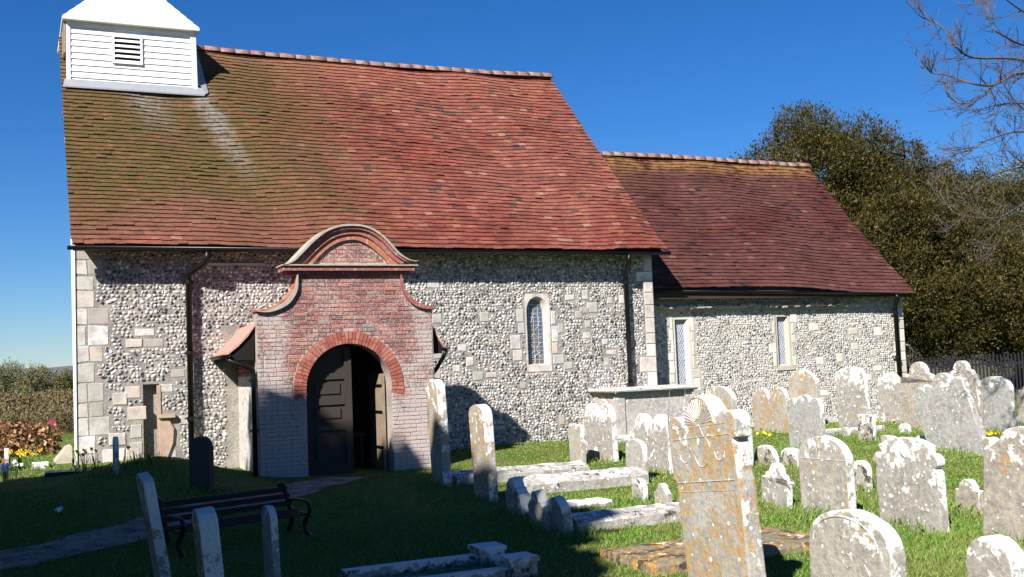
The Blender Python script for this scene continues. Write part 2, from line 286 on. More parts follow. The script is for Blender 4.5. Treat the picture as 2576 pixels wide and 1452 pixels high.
# ---------------------------------------------------------------- builders
def tag(o, label=None, cat=None, group=None, kind=None):
    if label: o['label'] = label
    if cat: o['category'] = cat
    if group: o['group'] = group
    if kind: o['kind'] = kind
    return o
def empty(name, loc, rz, label, cat, group=None):
    o = bpy.data.objects.new(name, None); COL.objects.link(o); o.location = loc; o.rotation_euler = (0, 0, rz)
    o.empty_display_size = .2; return tag(o, label, cat, group)
class MB:
    def __init__(s): s.v = []; s.f = []; s.mi = []
    def add(s, vs, fs, mi=0):
        b = len(s.v); s.v += [tuple(q) for q in vs]; s.f += [tuple(b + i for i in f) for f in fs]; s.mi += [mi]*len(fs)
    def box(s, a, b, mi=0, tf=None):
        (x0, y0, z0), (x1, y1, z1) = a, b
        vs = [Vector(q) for q in ((x0,y0,z0),(x1,y0,z0),(x1,y1,z0),(x0,y1,z0),(x0,y0,z1),(x1,y0,z1),(x1,y1,z1),(x0,y1,z1))]
        if tf: vs = [tf @ q for q in vs]
        s.add(vs, [(3,2,1,0),(4,5,6,7),(0,1,5,4),(1,2,6,5),(2,3,7,6),(3,0,4,7)], mi)
    def cbox(s, a, b, c=.01, mi=0, j=0):
        """box whose front (low y) face is chamfered"""
        (x0, y0, z0), (x1, y1, z1) = a, b
        J = lambda: random.uniform(-j, j)
        vs = [(x0+J(),y1,z0+J()),(x1+J(),y1,z0+J()),(x1+J(),y1,z1+J()),(x0+J(),y1,z1+J())]
        vs += [(vx, y0 + c, vz) for vx, _, vz in vs[:4]]
        cx, cz = (x0+x1)/2, (z0+z1)/2
        vs += [(vx + math.copysign(c, cx - vx), y0, vz + math.copysign(c, cz - vz)) for vx, _, vz in vs[:4]]
        fs = []
        for k in (0, 4):
            for i in range(4): fs.append((k+i, k+(i+1) % 4, k+4+(i+1) % 4, k+4+i))
        fs.append((8, 9, 10, 11)); s.add(vs, [tuple(reversed(f)) if False else f for f in fs], mi)
    def tube(s, pts, r, n=8, mi=0, cap=True):
        pts = [Vector(p) for p in pts]; rs = r if hasattr(r, '__len__') else [r]*len(pts)
        vs = []; up = Vector((.13, .31, .94))
        for i, p in enumerate(pts):
            d = (pts[min(i+1, len(pts)-1)] - pts[max(i-1, 0)]).normalized()
            a = d.cross(up)
            if a.length < .1: a = d.cross(Vector((1, 0, 0)))
            a.normalize(); b = d.cross(a)
            for k in range(n):
                q = 2*math.pi*k/n; vs.append(p + (a*math.cos(q) + b*math.sin(q))*rs[i])
        fs = [(i*n+k, i*n+(k+1) % n, (i+1)*n+(k+1) % n, (i+1)*n+k) for i in range(len(pts)-1) for k in range(n)]
        if cap: fs += [tuple(reversed(range(n))), tuple(range((len(pts)-1)*n, len(pts)*n))]
        s.add(vs, fs, mi)
    def prism(s, poly, y0, y1, mi=0):
        """polygon in x,z extruded along y"""
        n = len(poly); vs = [(x, y0, z) for x, z in poly] + [(x, y1, z) for x, z in poly]
        fs = [tuple(range(n)), tuple(reversed(range(n, 2*n)))] + [((i+1) % n, i, n+i, n+(i+1) % n) for i in range(n)]
        s.add(vs, fs, mi)
    def strip(s, A, B, y0, y1, mi=0):
        """solid band between two open polylines in x,z, from y0 to y1"""
        n = len(A)
        vs = [(x, y0, z) for x, z in A] + [(x, y0, z) for x, z in B] + [(x, y1, z) for x, z in A] + [(x, y1, z) for x, z in B]
        fs = []
        for i in range(n-1):
            fs += [(i, i+1, n+i+1, n+i), (2*n+i+1, 2*n+i, 3*n+i, 3*n+i+1), (i+1, i, 2*n+i, 2*n+i+1), (n+i, n+i+1, 3*n+i+1, 3*n+i)]
        fs += [(0, n, 3*n, 2*n), (n-1, 3*n-1, 4*n-1, 2*n-1)]
        s.add(vs, fs, mi)
    def build(s, name, mats, parent=None, smooth=False, fix=True):
        me = bpy.data.meshes.new(name); me.from_pydata(s.v, [], s.f)
        for m in (mats if isinstance(mats, (list, tuple)) else [mats]): me.materials.append(m)
        me.polygons.foreach_set('material_index', s.mi)
        if smooth: me.polygons.foreach_set('use_smooth', [True]*len(s.f))
        if fix:
            bm = bmesh.new(); bm.from_mesh(me); bmesh.ops.recalc_face_normals(bm, faces=bm.faces); bm.to_mesh(me); bm.free()
        me.update(); o = bpy.data.objects.new(name, me); COL.objects.link(o)
        if parent: o.parent = parent
        return o
def npmesh(name, V, F, mats, parent=None, smooth=False, mi=None, attr=None):
    """V (n,3) float array, F (m,k) int array with one k"""
    me = bpy.data.meshes.new(name); k = F.shape[1]
    me.vertices.add(len(V)); me.vertices.foreach_set('co', V.astype(np.float32).ravel())
    me.loops.add(F.size); me.loops.foreach_set('vertex_index', F.astype(np.int32).ravel())
    me.polygons.add(len(F)); me.polygons.foreach_set('loop_start', np.arange(0, F.size, k, dtype=np.int32))
    me.polygons.foreach_set('loop_total', np.full(len(F), k, dtype=np.int32))
    for m in (mats if isinstance(mats, (list, tuple)) else [mats]): me.materials.append(m)
    if mi is not None: me.polygons.foreach_set('material_index', mi)
    me.polygons.foreach_set('use_smooth', np.full(len(F), bool(smooth)))
    if attr is not None:
        at_ = me.attributes.new(attr[0], 'FLOAT', 'POINT'); at_.data.foreach_set('value', attr[1].astype(np.float32))
    me.update(calc_edges=True); me.validate()
    o = bpy.data.objects.new(name, me); COL.objects.link(o)
    if parent: o.parent = parent
    return o
def resample(poly, n):
    P = np.array(poly, float); L = np.r_[0, np.cumsum(np.hypot(*np.diff(P, axis=0).T))]
    q = np.linspace(0, L[-1], n); return [(float(a), float(b)) for a, b in zip(np.interp(q, L, P[:, 0]), np.interp(q, L, P[:, 1]))]
def smoothpl(poly, n):
    """Catmull-Rom through the points"""
    P = [np.array(p, float) for p in poly]; P = [2*P[0]-P[1]] + P + [2*P[-1]-P[-2]]; out = []
    for i in range(1, len(P)-2):
        for k in range(6):
            u = k/6; a, b, c, d = P[i-1:i+3]
            out.append(.5*((2*b) + (c-a)*u + (2*a-5*b+4*c-d)*u*u + (3*b-a-3*c+d)*u**3))
    out.append(P[-2]); return resample(out, n)

# ================================================================= ground, sky-side setting
def build_ground():
    xs = np.unique(np.r_[np.linspace(-30, 30, 121), np.linspace(-400, 400, 41), np.linspace(-3000, 3000, 13)])
    ys = np.unique(np.r_[np.linspace(-14, 46, 121), np.linspace(-60, 500, 41), np.linspace(-300, 4000, 15)])
    X, Y = np.meshgrid(xs, ys); Z = np.array([[gz(x, y) for x in xs] for y in ys])
    V = np.c_[X.ravel(), Y.ravel(), Z.ravel()]; n = len(xs)
    i, j = np.meshgrid(np.arange(len(xs)-1), np.arange(len(ys)-1)); b = (j*n + i).ravel()
    F = np.c_[b, b+1, b+n+1, b+n]
    cx = V[F].mean(1); d = np.hypot(cx[:, 0], cx[:, 1])
    o = npmesh('ground', V, F, [MAT['ground'], MAT['field']], None, True, (d > 48).astype(np.int32)); tag(o, kind='structure')
build_ground()
PATH = [(-9.5, 8.6), (-6.2, 9.3), (-4.75, 9.75), (-3.75, 11.55), (-3.25, 13.2), (-2.95, 14.9), (-2.75, 15.6), (-2.62, 16.25)]
def build_path():
    P = smoothpl(PATH, 60); vs = []; fs = []
    for i, (x, y) in enumerate(P):
        a = P[max(0, i-1)]; b = P[min(59, i+1)]; dx, dy = b[0]-a[0], b[1]-a[1]; L = math.hypot(dx, dy)
        for k in range(7):
            q = (k - 3)/3*(.36 + .04*math.sin(i*1.3 + k)); px, py = x - dy/L*q, y + dx/L*q
            vs.append((px, py, gz(px, py) + .012))
    fs = [(i*7+k, i*7+k+1, i*7+k+8, i*7+k+7) for i in range(59) for k in range(6)]
    m = MB(); m.add(vs, fs); tag(m.build('path', MAT['gravel']), kind='structure')
    return P
PATHP = np.array(build_path())
m = MB()
hx = np.linspace(-1500, 700, 60)
hz_ = [6 + 9*sstep((x+1200)/700)*sstep((200-x)/700) + 2.5*math.sin(x*.011) + 1.5*math.sin(x*.037) for x in hx]
for i in range(59):
    for (za, zb, ya, yb) in ((0, 1, 1250, 1500),):
        pass
vs = []; 
for x, z in zip(hx, hz_): vs += [(x, 1150, -2), (x, 1300, z*1.4), (x, 1500, -2)]
fs = []
for i in range(59): fs += [(i*3, i*3+3, i*3+4, i*3+1), (i*3+1, i*3+4, i*3+5, i*3+2)]
m.add(vs, fs); tag(m.build('hills', MAT['hill'], None, True), kind='structure')

# ================================================================= church
church = empty('church', O, TH, 'flint church with red tiled roofs, white boarded bell turret and curved brick porch', 'church')
def ev(s): return .02*math.sin(s*1.1 + .4) + .012*math.sin(s*2.7)
def flints(s0, s1, z0, z1, t, step, excl, name_=None, seed=1, sz=1.0):
    g = np.random.default_rng(seed); out = []
    z = z0
    while z < z1:
        rh = step*g.uniform(.75, 1.15); s = s0 + g.uniform(0, .05)
        while s < s1:
            ww = step*(g.uniform(.6, 1.5) if g.random() > .08 else g.uniform(1.5, 2.4)); hh = rh*g.uniform(.85, 1.2)
            c = (s + ww/2, z + rh/2 + g.uniform(-.015, .015))
            if c[0] + ww/2 < s1 and not any(a - ww*.45 < c[0] < b + ww*.45 and e - hh*.45 < c[1] < f + hh*.45 for a, b, e, f in excl):
                if g.random() > .04: out.append((c[0], c[1], ww*.5*sz, hh*.5*sz, g.uniform(-.7, .7), g.uniform(.004, .022) + (.012 if g.random() < .1 else 0)))
            s += ww
        z += rh*.93
    A = np.array(out); n = len(A); K = 8
    ang = np.linspace(0, 2*np.pi, K, endpoint=False)
    V = np.zeros((n, 2*K+1, 3)); rim = np.zeros((n, 2*K+1))
    jr = g.uniform(.70, 1.16, (n, K))
    for ring, (rr, dep) in enumerate(((1.0, .010), (.70, -.75))):
        ex = np.cos(ang)[None]*A[:, 2:3]*jr*rr; ez = np.sin(ang)[None]*A[:, 3:4]*jr*rr
        c_, s_ = np.cos(A[:, 4:5]), np.sin(A[:, 4:5])
        V[:, ring*K:(ring+1)*K, 0] = A[:, 0:1] + ex*c_ - ez*s_
        V[:, ring*K:(ring+1)*K, 2] = A[:, 1:2] + ex*s_ + ez*c_
        V[:, ring*K:(ring+1)*K, 1] = t + (dep if ring == 0 else dep*A[:, 5:6])
    V[:, 2*K, 0] = A[:, 0] + A[:, 2]*g.uniform(-.25, .25, n); V[:, 2*K, 2] = A[:, 1] + A[:, 3]*g.uniform(-.25, .25, n); V[:, 2*K, 1] = t - A[:, 5]
    rim[:, :K] = 1; rim[:, K:2*K] = .5
    F = []
    for k in range(K):
        q = (k+1) % K; F.append((k, q, K+q, K+k)); F.append((K+k, K+q, 2*K, 2*K))
    F = np.array(F)
    FF = (F[None] + (np.arange(n)*(2*K+1))[:, None, None]).reshape(-1, 4)
    return V.reshape(-1, 3), FF, rim.ravel()
def flint_obj(name, parts, mat, parent):
    """joined flints as one facing mesh"""
    Vs, Fs, Rs = [], [], []; off = 0
    for V, F, r in parts: Vs.append(V); Fs.append(F + off); Rs.append(r); off += len(V)
    V = np.concatenate(Vs); F = np.concatenate(Fs); r = np.concatenate(Rs)
    # tri faces were written as degenerate quads: split lists
    tri = F[:, 2] == F[:, 3]
    me = bpy.data.meshes.new(name); me.from_pydata(V.tolist(), [], [tuple(f[:3]) if q else tuple(f) for f, q in zip(F.tolist(), tri)])
    me.materials.append(mat); me.polygons.foreach_set('use_smooth', np.ones(len(F), dtype=bool))
    at_ = me.attributes.new('rim', 'FLOAT', 'POINT'); at_.data.foreach_set('value', r.astype(np.float32))
    me.update(); o = bpy.data.objects.new(name, me); COL.objects.link(o); o.parent = parent; return o
def wall_front(mb, s0, s1, z0, z1, t, holes, depth=.3, mi=0):
    ss = sorted({s0, s1, *[h[0] for h in holes], *[h[1] for h in holes]}); zz = sorted({z0, z1, *[h[2] for h in holes], *[h[3] for h in holes]})
    for a, b in zip(ss, ss[1:]):
        for c, d in zip(zz, zz[1:]):
            if any(h[0] <= a and b <= h[1] and h[2] <= c and d <= h[3] for h in holes): continue
            mb.add([(a, t, c), (b, t, c), (b, t, d), (a, t, d)], [(0, 1, 2, 3)], mi)
    for h in holes:
        a, b, c, d = h[:4]; q = t + depth
        mb.add([(a,t,c),(a,q,c),(a,q,d),(a,t,d),(b,t,c),(b,q,c),(b,q,d),(b,t,d)], [(0,1,2,3),(4,7,6,5),(0,4,5,1),(3,2,6,7)], mi)
NW = (4.03, 4.58, 1.52, 3.06)                       # nave window opening
SLOT = (-3.08, -2.82, .30, 1.60)                    # blocked doorway slot
WE, EE = -4.12, 7.0                                  # nave ends
mb = MB()
wall_front(mb, WE, EE, -.6, 4.02, 0, [NW, SLOT], .16)
mb.add([(EE, 0, -.6), (EE, 7.2, -.6), (EE, 7.2, 4.0), (EE-.42, 3.6, 8.20), (EE, 0, 4.0)], [(0, 1, 2, 3, 4)])
mb.add([(WE+.4, 7.2, -.6), (EE, 7.2, -.6), (EE, 7.2, 4.0), (WE+.4, 7.2, 4.0)], [(0, 1, 2, 3)])
mb.add([(SLOT[0], .16, SLOT[2]), (SLOT[1], .16, SLOT[2]), (SLOT[1], .16, SLOT[3]), (SLOT[0], .16, SLOT[3])], [(0, 1, 2, 3)])
nave = mb.build('nave_wall', MAT['mortar'], church, fix=False)
mb = MB()                                            # white rendered west gable, leaning outwards a little
mb.add([(WE-.02, -.03, -.6), (WE+.36, 7.2, -.6), (WE+.30, 7.2, 4.0), (WE+.12, 3.6, 8.34), (WE-.05, -.03, 3.95), (WE+.012, -.03, -.6), (WE+.012, -.03, 3.95), (WE+.46, 7.2, -.6), (WE+.46, 7.2, 4.0), (WE+.26, 3.6, 8.34)],
       [(0, 1, 2, 3, 4), (5, 0, 4, 6), (1, 7, 8, 2), (3, 2, 8, 9), (4, 3, 9, 6)])
mb.build('gable_wall', MAT['render'], church)
mb = MB(); mb.prism([(WE-.40, -.2), (WE-.04, -.2), (WE-.04, .62), (WE-.12, .60), (WE-.30, .38)], .5, 1.3)
mb.build('buttress', MAT['coping'], church)
# ashlar: quoins and stray blocks -------------------------------------------------
class Stones:
    def __init__(s): s.items = []
    def build(s, name, mat, parent):
        for m_ in s.items: m_.build(name, mat, parent)
def block(mb, s0, s1, z0, z1, t, pr=.012, ex=None, j=.006):
    one = MB(); one.cbox((s0, t - pr, z0), (s1, t + .05, z1), .010, 0, j); mb.items.append(one)
    if ex is not None: ex.append((s0 - .01, s1 + .01, z0 - .008, z1 + .008))
qb, qx = Stones(), []
z = -.3; k = 0
while z < 3.9:
    h = random.uniform(.22, .32)
    a = random.choice((.24, .30, .42, .52))
    if a > .4: c = .2 + random.uniform(-.03, .03); block(qb, WE+.015, WE+c, z, z+h, 0, .008, qx, .014); block(qb, WE+c+.014, WE+a, z, z+h, 0, .006, qx, .014)
    else: block(qb, WE+.015, WE+a, z, z+h, 0, .007, qx, .014)
    z += h + .015
for (s, z, w_, h) in ((-3.72,.32,.34,.24),(-3.36,.33,.22,.22),(-3.62,.62,.26,.2),(-3.33,1.02,.30,.22),(-3.55,1.28,.22,.2),(-3.36,1.38,.24,.2),(-3.28,.72,.17,.22),(-3.3,.45,.2,.2),(-3.34,2.22,.26,.14),(-3.04,2.22,.30,.14),(-3.2,2.40,.32,.13),(-2.78,.36,.22,.5),(-2.5,.9,.2,.14),(-2.62,1.7,.22,.13),(-2.8,1.45,.2,.14)):
    block(qb, s, s+w_, z, z+h, 0, random.uniform(.006, .018), qx)
qb.build('quoin', MAT['ashlar'], nave)
mb = Stones(); z = -.2
while z < 3.9:
    h = random.uniform(.18, .3); a = random.choice((.22, .28, .40)); block(mb, EE-a, EE-.005, z, z+h, 0, .012, qx); z += h + .014
for _ in range(46):
    s = random.uniform(1.7, 6.3); z = random.uniform(.3, 3.4); w_ = random.uniform(.10, .24); h = random.uniform(.09, .19)
    if any(a - .03 < s + w_ and s < b + .03 and c - .03 < z + h and z < d + .03 for a, b, c, d in qx + [(3.93, 4.68, 1.42, 3.15)]): continue
    block(mb, s, s+w_, z, z+h, 0, .012, qx, .014)
for (s0, s1, z0, z1) in ((3.70,3.92,1.98,2.25),(3.74,3.94,1.75,1.96),(3.86,4.0,2.5,2.75),(4.60,4.74,2.1,2.4),(4.61,4.85,1.66,1.84),(4.6,4.72,1.86,2.08),(3.88,4.01,2.28,2.48),(4.60,4.70,2.45,2.7),(5.42,5.66,2.66,2.86),(5.15,5.30,2.55,2.70)):
    block(mb, s0, s1, z0, z1, 0, .012, qx)
mb.build('ashlar_block', MAT['ashlar'], nave)
mb = MB(); mb.box((-2.05, -.05, 3.60), (-1.0, .02, 3.635)); mb.build('string_course', MAT['ashlar'], nave)
mb = MB(); mb.box((-2.85, -.10, 1.03), (-2.58, .02, 1.09)); mb.prism([(-2.82,.35),(-2.72,.35),(-2.62,.6),(-2.60,.85),(-2.68,1.0),(-2.82,1.02)], -.05, .02); mb.box((-2.86,-.02,.30),(-2.80,.02,1.58))
mb.build('blocked_jamb', MAT['jamb'], nave)
ex = qx + [NW, SLOT, (-2.9, -2.5, .3, 1.1), (-1.70, 1.06, -.5, 2.5), (-2.05, -1.0, 3.60, 3.635)]
P1 = flints(WE+.02, 1.7, -.1, 3.95, 0, .064, ex, seed=3); P2 = flints(1.62, EE-.02, -.1, 3.95, 0, .060, ex, seed=5)
flint_obj('flint_facing', [P1, P2], MAT['flint'], nave)
# chancel wall -------------------------------------------------------------------
CT, CE = .6, 14.42
CW1, CW2 = (7.84, 8.28, .9, 2.55), (10.58, 11.0, 1.36, 2.56)
mb = MB(); wall_front(mb, 6.9, CE, -.6, 3.3, CT, [CW1, CW2], .22)
mb.add([(CE, CT, -.6), (CE, 6.6, -.6), (CE, 6.6, 3.0), (CE, 3.65, 6.6), (CE, CT, 3.0)], [(0, 1, 2, 3, 4)])
mb.add([(7, 6.6, -.6), (CE, 6.6, -.6), (CE, 6.6, 3.0), (7, 6.6, 3.0)], [(0, 1, 2, 3)])
chan = mb.build('chancel_wall', MAT['mortar_pale'], church, fix=False)
cx_ = []; mb = Stones(); z = -.2
while z < 3.0:
    h = random.uniform(.2, .32); block(mb, CE-.26-random.choice((0, .0, .08)), CE-.002, z, z+h, CT, .02, cx_); z += h + .012
for wn in (CW1, CW2):
    for sd in (0, 1):
        z = wn[2] + .05
        while z < wn[3] - .1:
            h = random.uniform(.16, .3); a = random.uniform(.03, .13) if random.random() < .8 else .2
            s0, s1 = ((wn[0] - a, wn[0] - .01) if sd == 0 else (wn[1] + .01, wn[1] + a))
            block(mb, s0, s1, z, min(z+h, wn[3]), CT, .007, cx_, .012); z += h + .012
for _ in range(26):
    s = random.uniform(11.4, 13.9); z = random.uniform(.5, 2.4); w_ = random.uniform(.14, .3); h = random.uniform(.1, .2)
    if any(a - .03 < s + w_ and s < b + .03 and c - .03 < z + h and z < d + .03 for a, b, c, d in cx_): continue
    block(mb, s, s+w_, z, z+h, CT, .012, cx_, .014)
mb.build('ashlar_block', MAT['ashlar_pale'], chan)
mb = MB(); x_ = 7.0
while x_ < 12.9:
    w_ = random.uniform(.06, .2); mb.cbox((x_ + .004, CT - random.uniform(.12, .19), 2.735 + random.uniform(-.02, .02)), (x_ + w_, CT+.02, 2.80 + random.uniform(-.02, .03)), .012, 0, .008); x_ += w_
mb.build('string_course', MAT['mortar_pale'], chan)
mb = MB(); mb.box((7.0, CT-.14, -.3), (CE+.06, CT+.02, .14)); mb.build('plinth', MAT['ashlar'], chan)
flint_obj('flint_facing', [flints(7.0, CE-.02, .14, 3.1, CT, .058, cx_ + [CW1, CW2, (7, 13.4, 2.69, 2.82)], seed=8, sz=.92)], MAT['flint_pale'], chan)
# roofs ---------------------------------------------------------------------------
def tiled_roof(name, mat, s0, s1, s0r, s1r, t0, z0f, t1, z1, rows, tw, sag, parent, seed):
    g = np.random.default_rng(seed); V = []; F = []; n = 0; cols = int((s1-s0)/tw) + 1
    L = None
    for r in range(rows + 1):
        u = r/rows; ua = (r - .15)/rows; ub = (r + 1.7)/rows
        a0 = s0 + (s0r - s0)*u; a1 = s1 + (s1r - s1)*u
        off = (r % 2)*.5*tw + g.uniform(-.02, .02)
        s = a0 - off
        while s < a1:
            b = s + tw*g.uniform(.94, 1.06); x0 = max(s, a0) + .0008; x1 = min(b, a1) - .0008; s = b
            if x1 - x0 < .03: continue
            lift = g.uniform(.022, .028) + (.014 if g.random() < .06 else 0); dr = g.normal(0, .005); sk = g.normal(0, .003)
            for x, dd in ((x0, sk), (x1, -sk)):
                zz0 = z0f(x); 
                for uu, h0 in ((ua + (dr + dd)/6.0, lift), (min(ub, 1.0), -.016)):
                    t = t0 + (t1-t0)*uu; z = zz0 + (z1 - zz0)*uu; o_ = sag(x, uu)
                    # normal of slope
                    nl = math.hypot(t1-t0, z1-zz0); ny, nz = -(z1-zz0)/nl, (t1-t0)/nl
                    for h in (h0 + o_, (o_ - .004 if h0 > .01 else o_ - .035)): V.append((x, t + ny*h, z + nz*h))
            q = n; n += 8     # order: x0:(low top, low bot, up top, up bot), x1: same
            F += [(q, q+4, q+6, q+2), (q+1, q+5, q+4, q), (q+1, q, q+2, q+3), (q+4, q+5, q+7, q+6)]
    o = npmesh(name, np.array(V), np.array(F), mat, parent); return o
sagN = lambda s, u: .035*math.sin(s*.9 + u*2) * math.sin(u*math.pi) + .02*math.sin(s*2.1 + 5*u) - .05*math.sin(u*math.pi) + .012*math.sin(7*u + s*3.1)
sagC = lambda s, u: .03*math.sin(s*1.1 + u*3)*math.sin(u*math.pi) - .03*math.sin(u*math.pi) + .02*math.sin(s*2.3 + 2*u)
zeN = lambda s: 3.90 + .015*math.sin(s*1.3)
def zeC(s): return 3.18 - .20*sstep((s - 10.2)/3.8) + .015*math.sin(s*2)
rn = tiled_roof('nave_roof', MAT['tile'], WE-.06, 7.12, WE-.06, 6.70, -.42, zeN, 3.60, 8.46, 52, .165, sagN, church, 11)
rc = tiled_roof('chancel_roof', MAT['tile_dark'], 6.75, 14.47, 6.72, 14.40, .22, zeC, 3.66, 6.70, 40, .165, sagC, church, 12)
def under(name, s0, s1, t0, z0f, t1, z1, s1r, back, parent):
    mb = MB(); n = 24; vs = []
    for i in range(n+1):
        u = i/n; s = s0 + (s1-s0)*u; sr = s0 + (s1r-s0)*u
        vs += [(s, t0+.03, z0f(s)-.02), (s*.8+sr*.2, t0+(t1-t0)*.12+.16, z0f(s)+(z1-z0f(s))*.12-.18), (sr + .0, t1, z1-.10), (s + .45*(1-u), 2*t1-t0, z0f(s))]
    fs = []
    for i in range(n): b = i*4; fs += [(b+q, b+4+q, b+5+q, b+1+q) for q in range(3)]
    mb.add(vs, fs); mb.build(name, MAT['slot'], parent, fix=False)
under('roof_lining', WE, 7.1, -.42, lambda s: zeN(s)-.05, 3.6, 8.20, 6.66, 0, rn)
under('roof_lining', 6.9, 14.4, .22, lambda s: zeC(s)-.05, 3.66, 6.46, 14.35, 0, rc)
def ridge(name, s0, s1, t, zf, parent):
    mb = MB(); s = s0
    while s < s1:
        L = random.uniform(.30, .36); e = min(s + L, s1); z = zf((s+e)/2) + random.uniform(-.006, .006); n = 7
        vs = []
        for x in (s + .004, e - .004):
            for k in range(n):
                q = math.pi*k/(n-1); vs.append((x, t - math.cos(q)*.13, z - .06 + math.sin(q)*.12))
        mb.add(vs, [(k, k+1, n+k+1, n+k) for k in range(n-1)] + [tuple(range(n)), tuple(reversed(range(n, 2*n)))])
        s = e
    mb.build(name, MAT['ridge'], parent, True)
ridge('ridge_tiles', -1.7, 6.72, 3.6, lambda s: 8.49 + .045*sstep((s-5.2)/1.4) - .02*math.sin((s+1)*.55), rn)
ridge('ridge_tiles', 7.0, 14.42, 3.66, lambda s: 6.73 + .02*math.sin(s*.8), rc)
mb = MB(); mb.box((WE-.03, -.36, 3.80), (7.08, -.30, 3.87)); mb.build('fascia', MAT['oak'], church)
mb = MB()
for k in range(20):
    x0_, x1_ = 7.0 + k*.37, 7.37 + k*.37; mb.add([(x0_, .27, 2.93), (x1_, .27, 2.93), (x1_, .27, zeC(x1_)-.01), (x0_, .27, zeC(x0_)-.01), (x0_, .32, 2.93), (x1_, .32, 2.93), (x1_, .32, zeC(x1_)-.01), (x0_, .32, zeC(x0_)-.01)], [(0,1,2,3),(4,7,6,5),(0,4,5,1),(3,2,6,7)])
mb.build('fascia', MAT['oak'], church)
def gutter(name, p0, p1, r, parent, n=8):
    mb = MB(); a, b = Vector(p0), Vector(p1); d = (b-a).normalized(); up = Vector((0, 0, 1)); sd = d.cross(up)
    vs = []
    for p in (a, b):
        for k in range(n+1):
            q = math.pi*k/n; vs.append(p + sd*math.cos(q)*r - up*math.sin(q)*r)
        for k in range(n, -1, -1):
            q = math.pi*k/n; vs.append(p + sd*math.cos(q)*r*.85 - up*(math.sin(q)*r*.85 - .005))
    N = 2*(n+1); mb.add(vs, [(k, (k+1) % N, N+(k+1) % N, N+k) for k in range(N)] + [tuple(range(N)), tuple(range(N, 2*N))])
    return mb.build(name, MAT['iron'], parent, True)
gutter('gutter', (WE-.12, -.44, 3.86), (7.16, -.44, 3.84), .062, church)
gutter('gutter', (7.05, .24, 3.12), (14.52, .24, 3.00), .052, church)
def pipe(name, pts, r, parent, brackets=()):
    mb = MB(); mb.tube(pts, r, 10); o = mb.build(name, MAT['iron'], parent, True)
    if brackets:
        for z in brackets:
            b = MB(); p = pts[-1]; b.tube([(p[0], p[1], z-.03), (p[0], p[1], z+.03)], r*1.35, 10); b.box((p[0]-r*1.8, p[1]+r*.6, z-.012), (p[0]+r*1.8, p[1]+r*1.6, z+.012)); b.build('bracket', MAT['iron'], o)
    return o
pipe('downpipe', [(-2.05, -.42, 3.80), (-2.05, -.40, 3.66), (-2.10, -.34, 3.60), (-2.28, -.18, 3.48), (-2.33, -.135, 3.42), (-2.33, -.135, .2)], .052, church, (3.3, 2.1, 1.0))
pipe('downpipe', [(6.2, -.44, 3.82), (6.2, -.42, 3.66), (6.22, -.32, 3.55), (6.27, -.18, 3.42), (6.28, -.13, 3.34), (6.28, -.13, .1)], .052, church, (3.25, 2.2, 1.2))
pipe('downpipe', [(13.9, .24, 2.97), (13.95, .25, 2.88), (14.02, .42, 2.70), (14.06, .47, 2.62), (14.06, .47, .1)], .052, church, (2.55, 1.5))
# windows ---------------------------------------------------------------------------
def lancet(cs, hw, z0, zs, za, n=10, ogee=0):
    L = [(cs - hw, z0)]
    for k in range(n+1):
        u = k/n
        x = -hw*math.cos(u*math.pi/2)**(.9); z = zs + (za-zs)*(math.sin(u*math.pi/2)**1.15)
        if ogee and u > .6: x *= 1 - ogee*(u-.6)/.4*.5
        L.append((cs + x, z))
    Rr = [(2*cs - x, z) for x, z in reversed(L[:-1])]
    return L + Rr
mb = MB(); inn = lancet(4.30, .235, 1.66, 2.72, 3.0, ogee=.6); gl = lancet(4.27, .20, 1.68, 2.70, 2.95, ogee=.6)
outr = []
for i, (x, z) in enumerate(inn):
    h = len(inn)//2
    if i == 0: outr.append((NW[0]+.005, NW[2]+.005))
    elif i == len(inn)-1: outr.append((NW[1]-.005, NW[2]+.005))
    elif z <= 2.73: outr.append((NW[0]+.005 if i < h else NW[1]-.005, z))
    else: u = abs(i-h)/(h-1); outr.append((4.305 + (NW[0]-4.30 if i < h else NW[1]-4.31)*min(1, u*1.15), NW[3]-.005 if u < .85 else 2.95))
def ring(mb, A, ya, B, yb):
    n = len(A); mb.add([(x, ya, z) for x, z in A] + [(x, yb, z) for x, z in B], [(i, (i+1) % n, n+(i+1) % n, n+i) for i in range(n)])
ring(mb, outr, -.012, inn, -.008); ring(mb, inn, -.008, gl, .13); ring(mb, outr, -.012, outr, .06)
win = mb.build('lancet_window', MAT['ashlar'], church)
mb = MB(); mb.add([(x, .125, z) for x, z in gl], [tuple(range(len(gl)))]); mb.build('pane', MAT['stained'], win)
mb = MB()
for k in range(1, 15): z = 1.68 + k*.083; hw = .2 if z < 2.7 else max(.02, .2*(1 - ((z-2.7)/.25)**1.6)); mb.box((4.27-hw, .116, z-.004), (4.27+hw, .124, z+.004))
for k in (-1, 0, 1): mb.box((4.27+k*.1-.004, .117, 1.68), (4.27+k*.1+.004, .1235, 2.86 - abs(k)*.06))
def wire(pts): mb.tube([(4.27+x, .112, z) for x, z in smoothpl(pts, 14)], .006, 5)
wire([(-.14,2.55),(-.06,2.48),(-.02,2.62),(.05,2.66),(.12,2.56),(.1,2.42),(.03,2.36)]); wire([(-.16,2.3),(-.08,2.2),(0,2.26),(.1,2.18),(.16,2.22)])
wire([(-.15,2.12),(-.05,2.04),(.0,1.94),(-.1,1.86)]); wire([(.14,2.1),(.05,1.98),(.1,1.86),(.15,1.8)]); wire([(0,1.7),(.02,1.84),(.12,1.9)]); wire([(-.15,1.86),(-.04,1.8),(.05,1.86),(.15,1.8)])
mb.build('leading', MAT['lattice'], win)
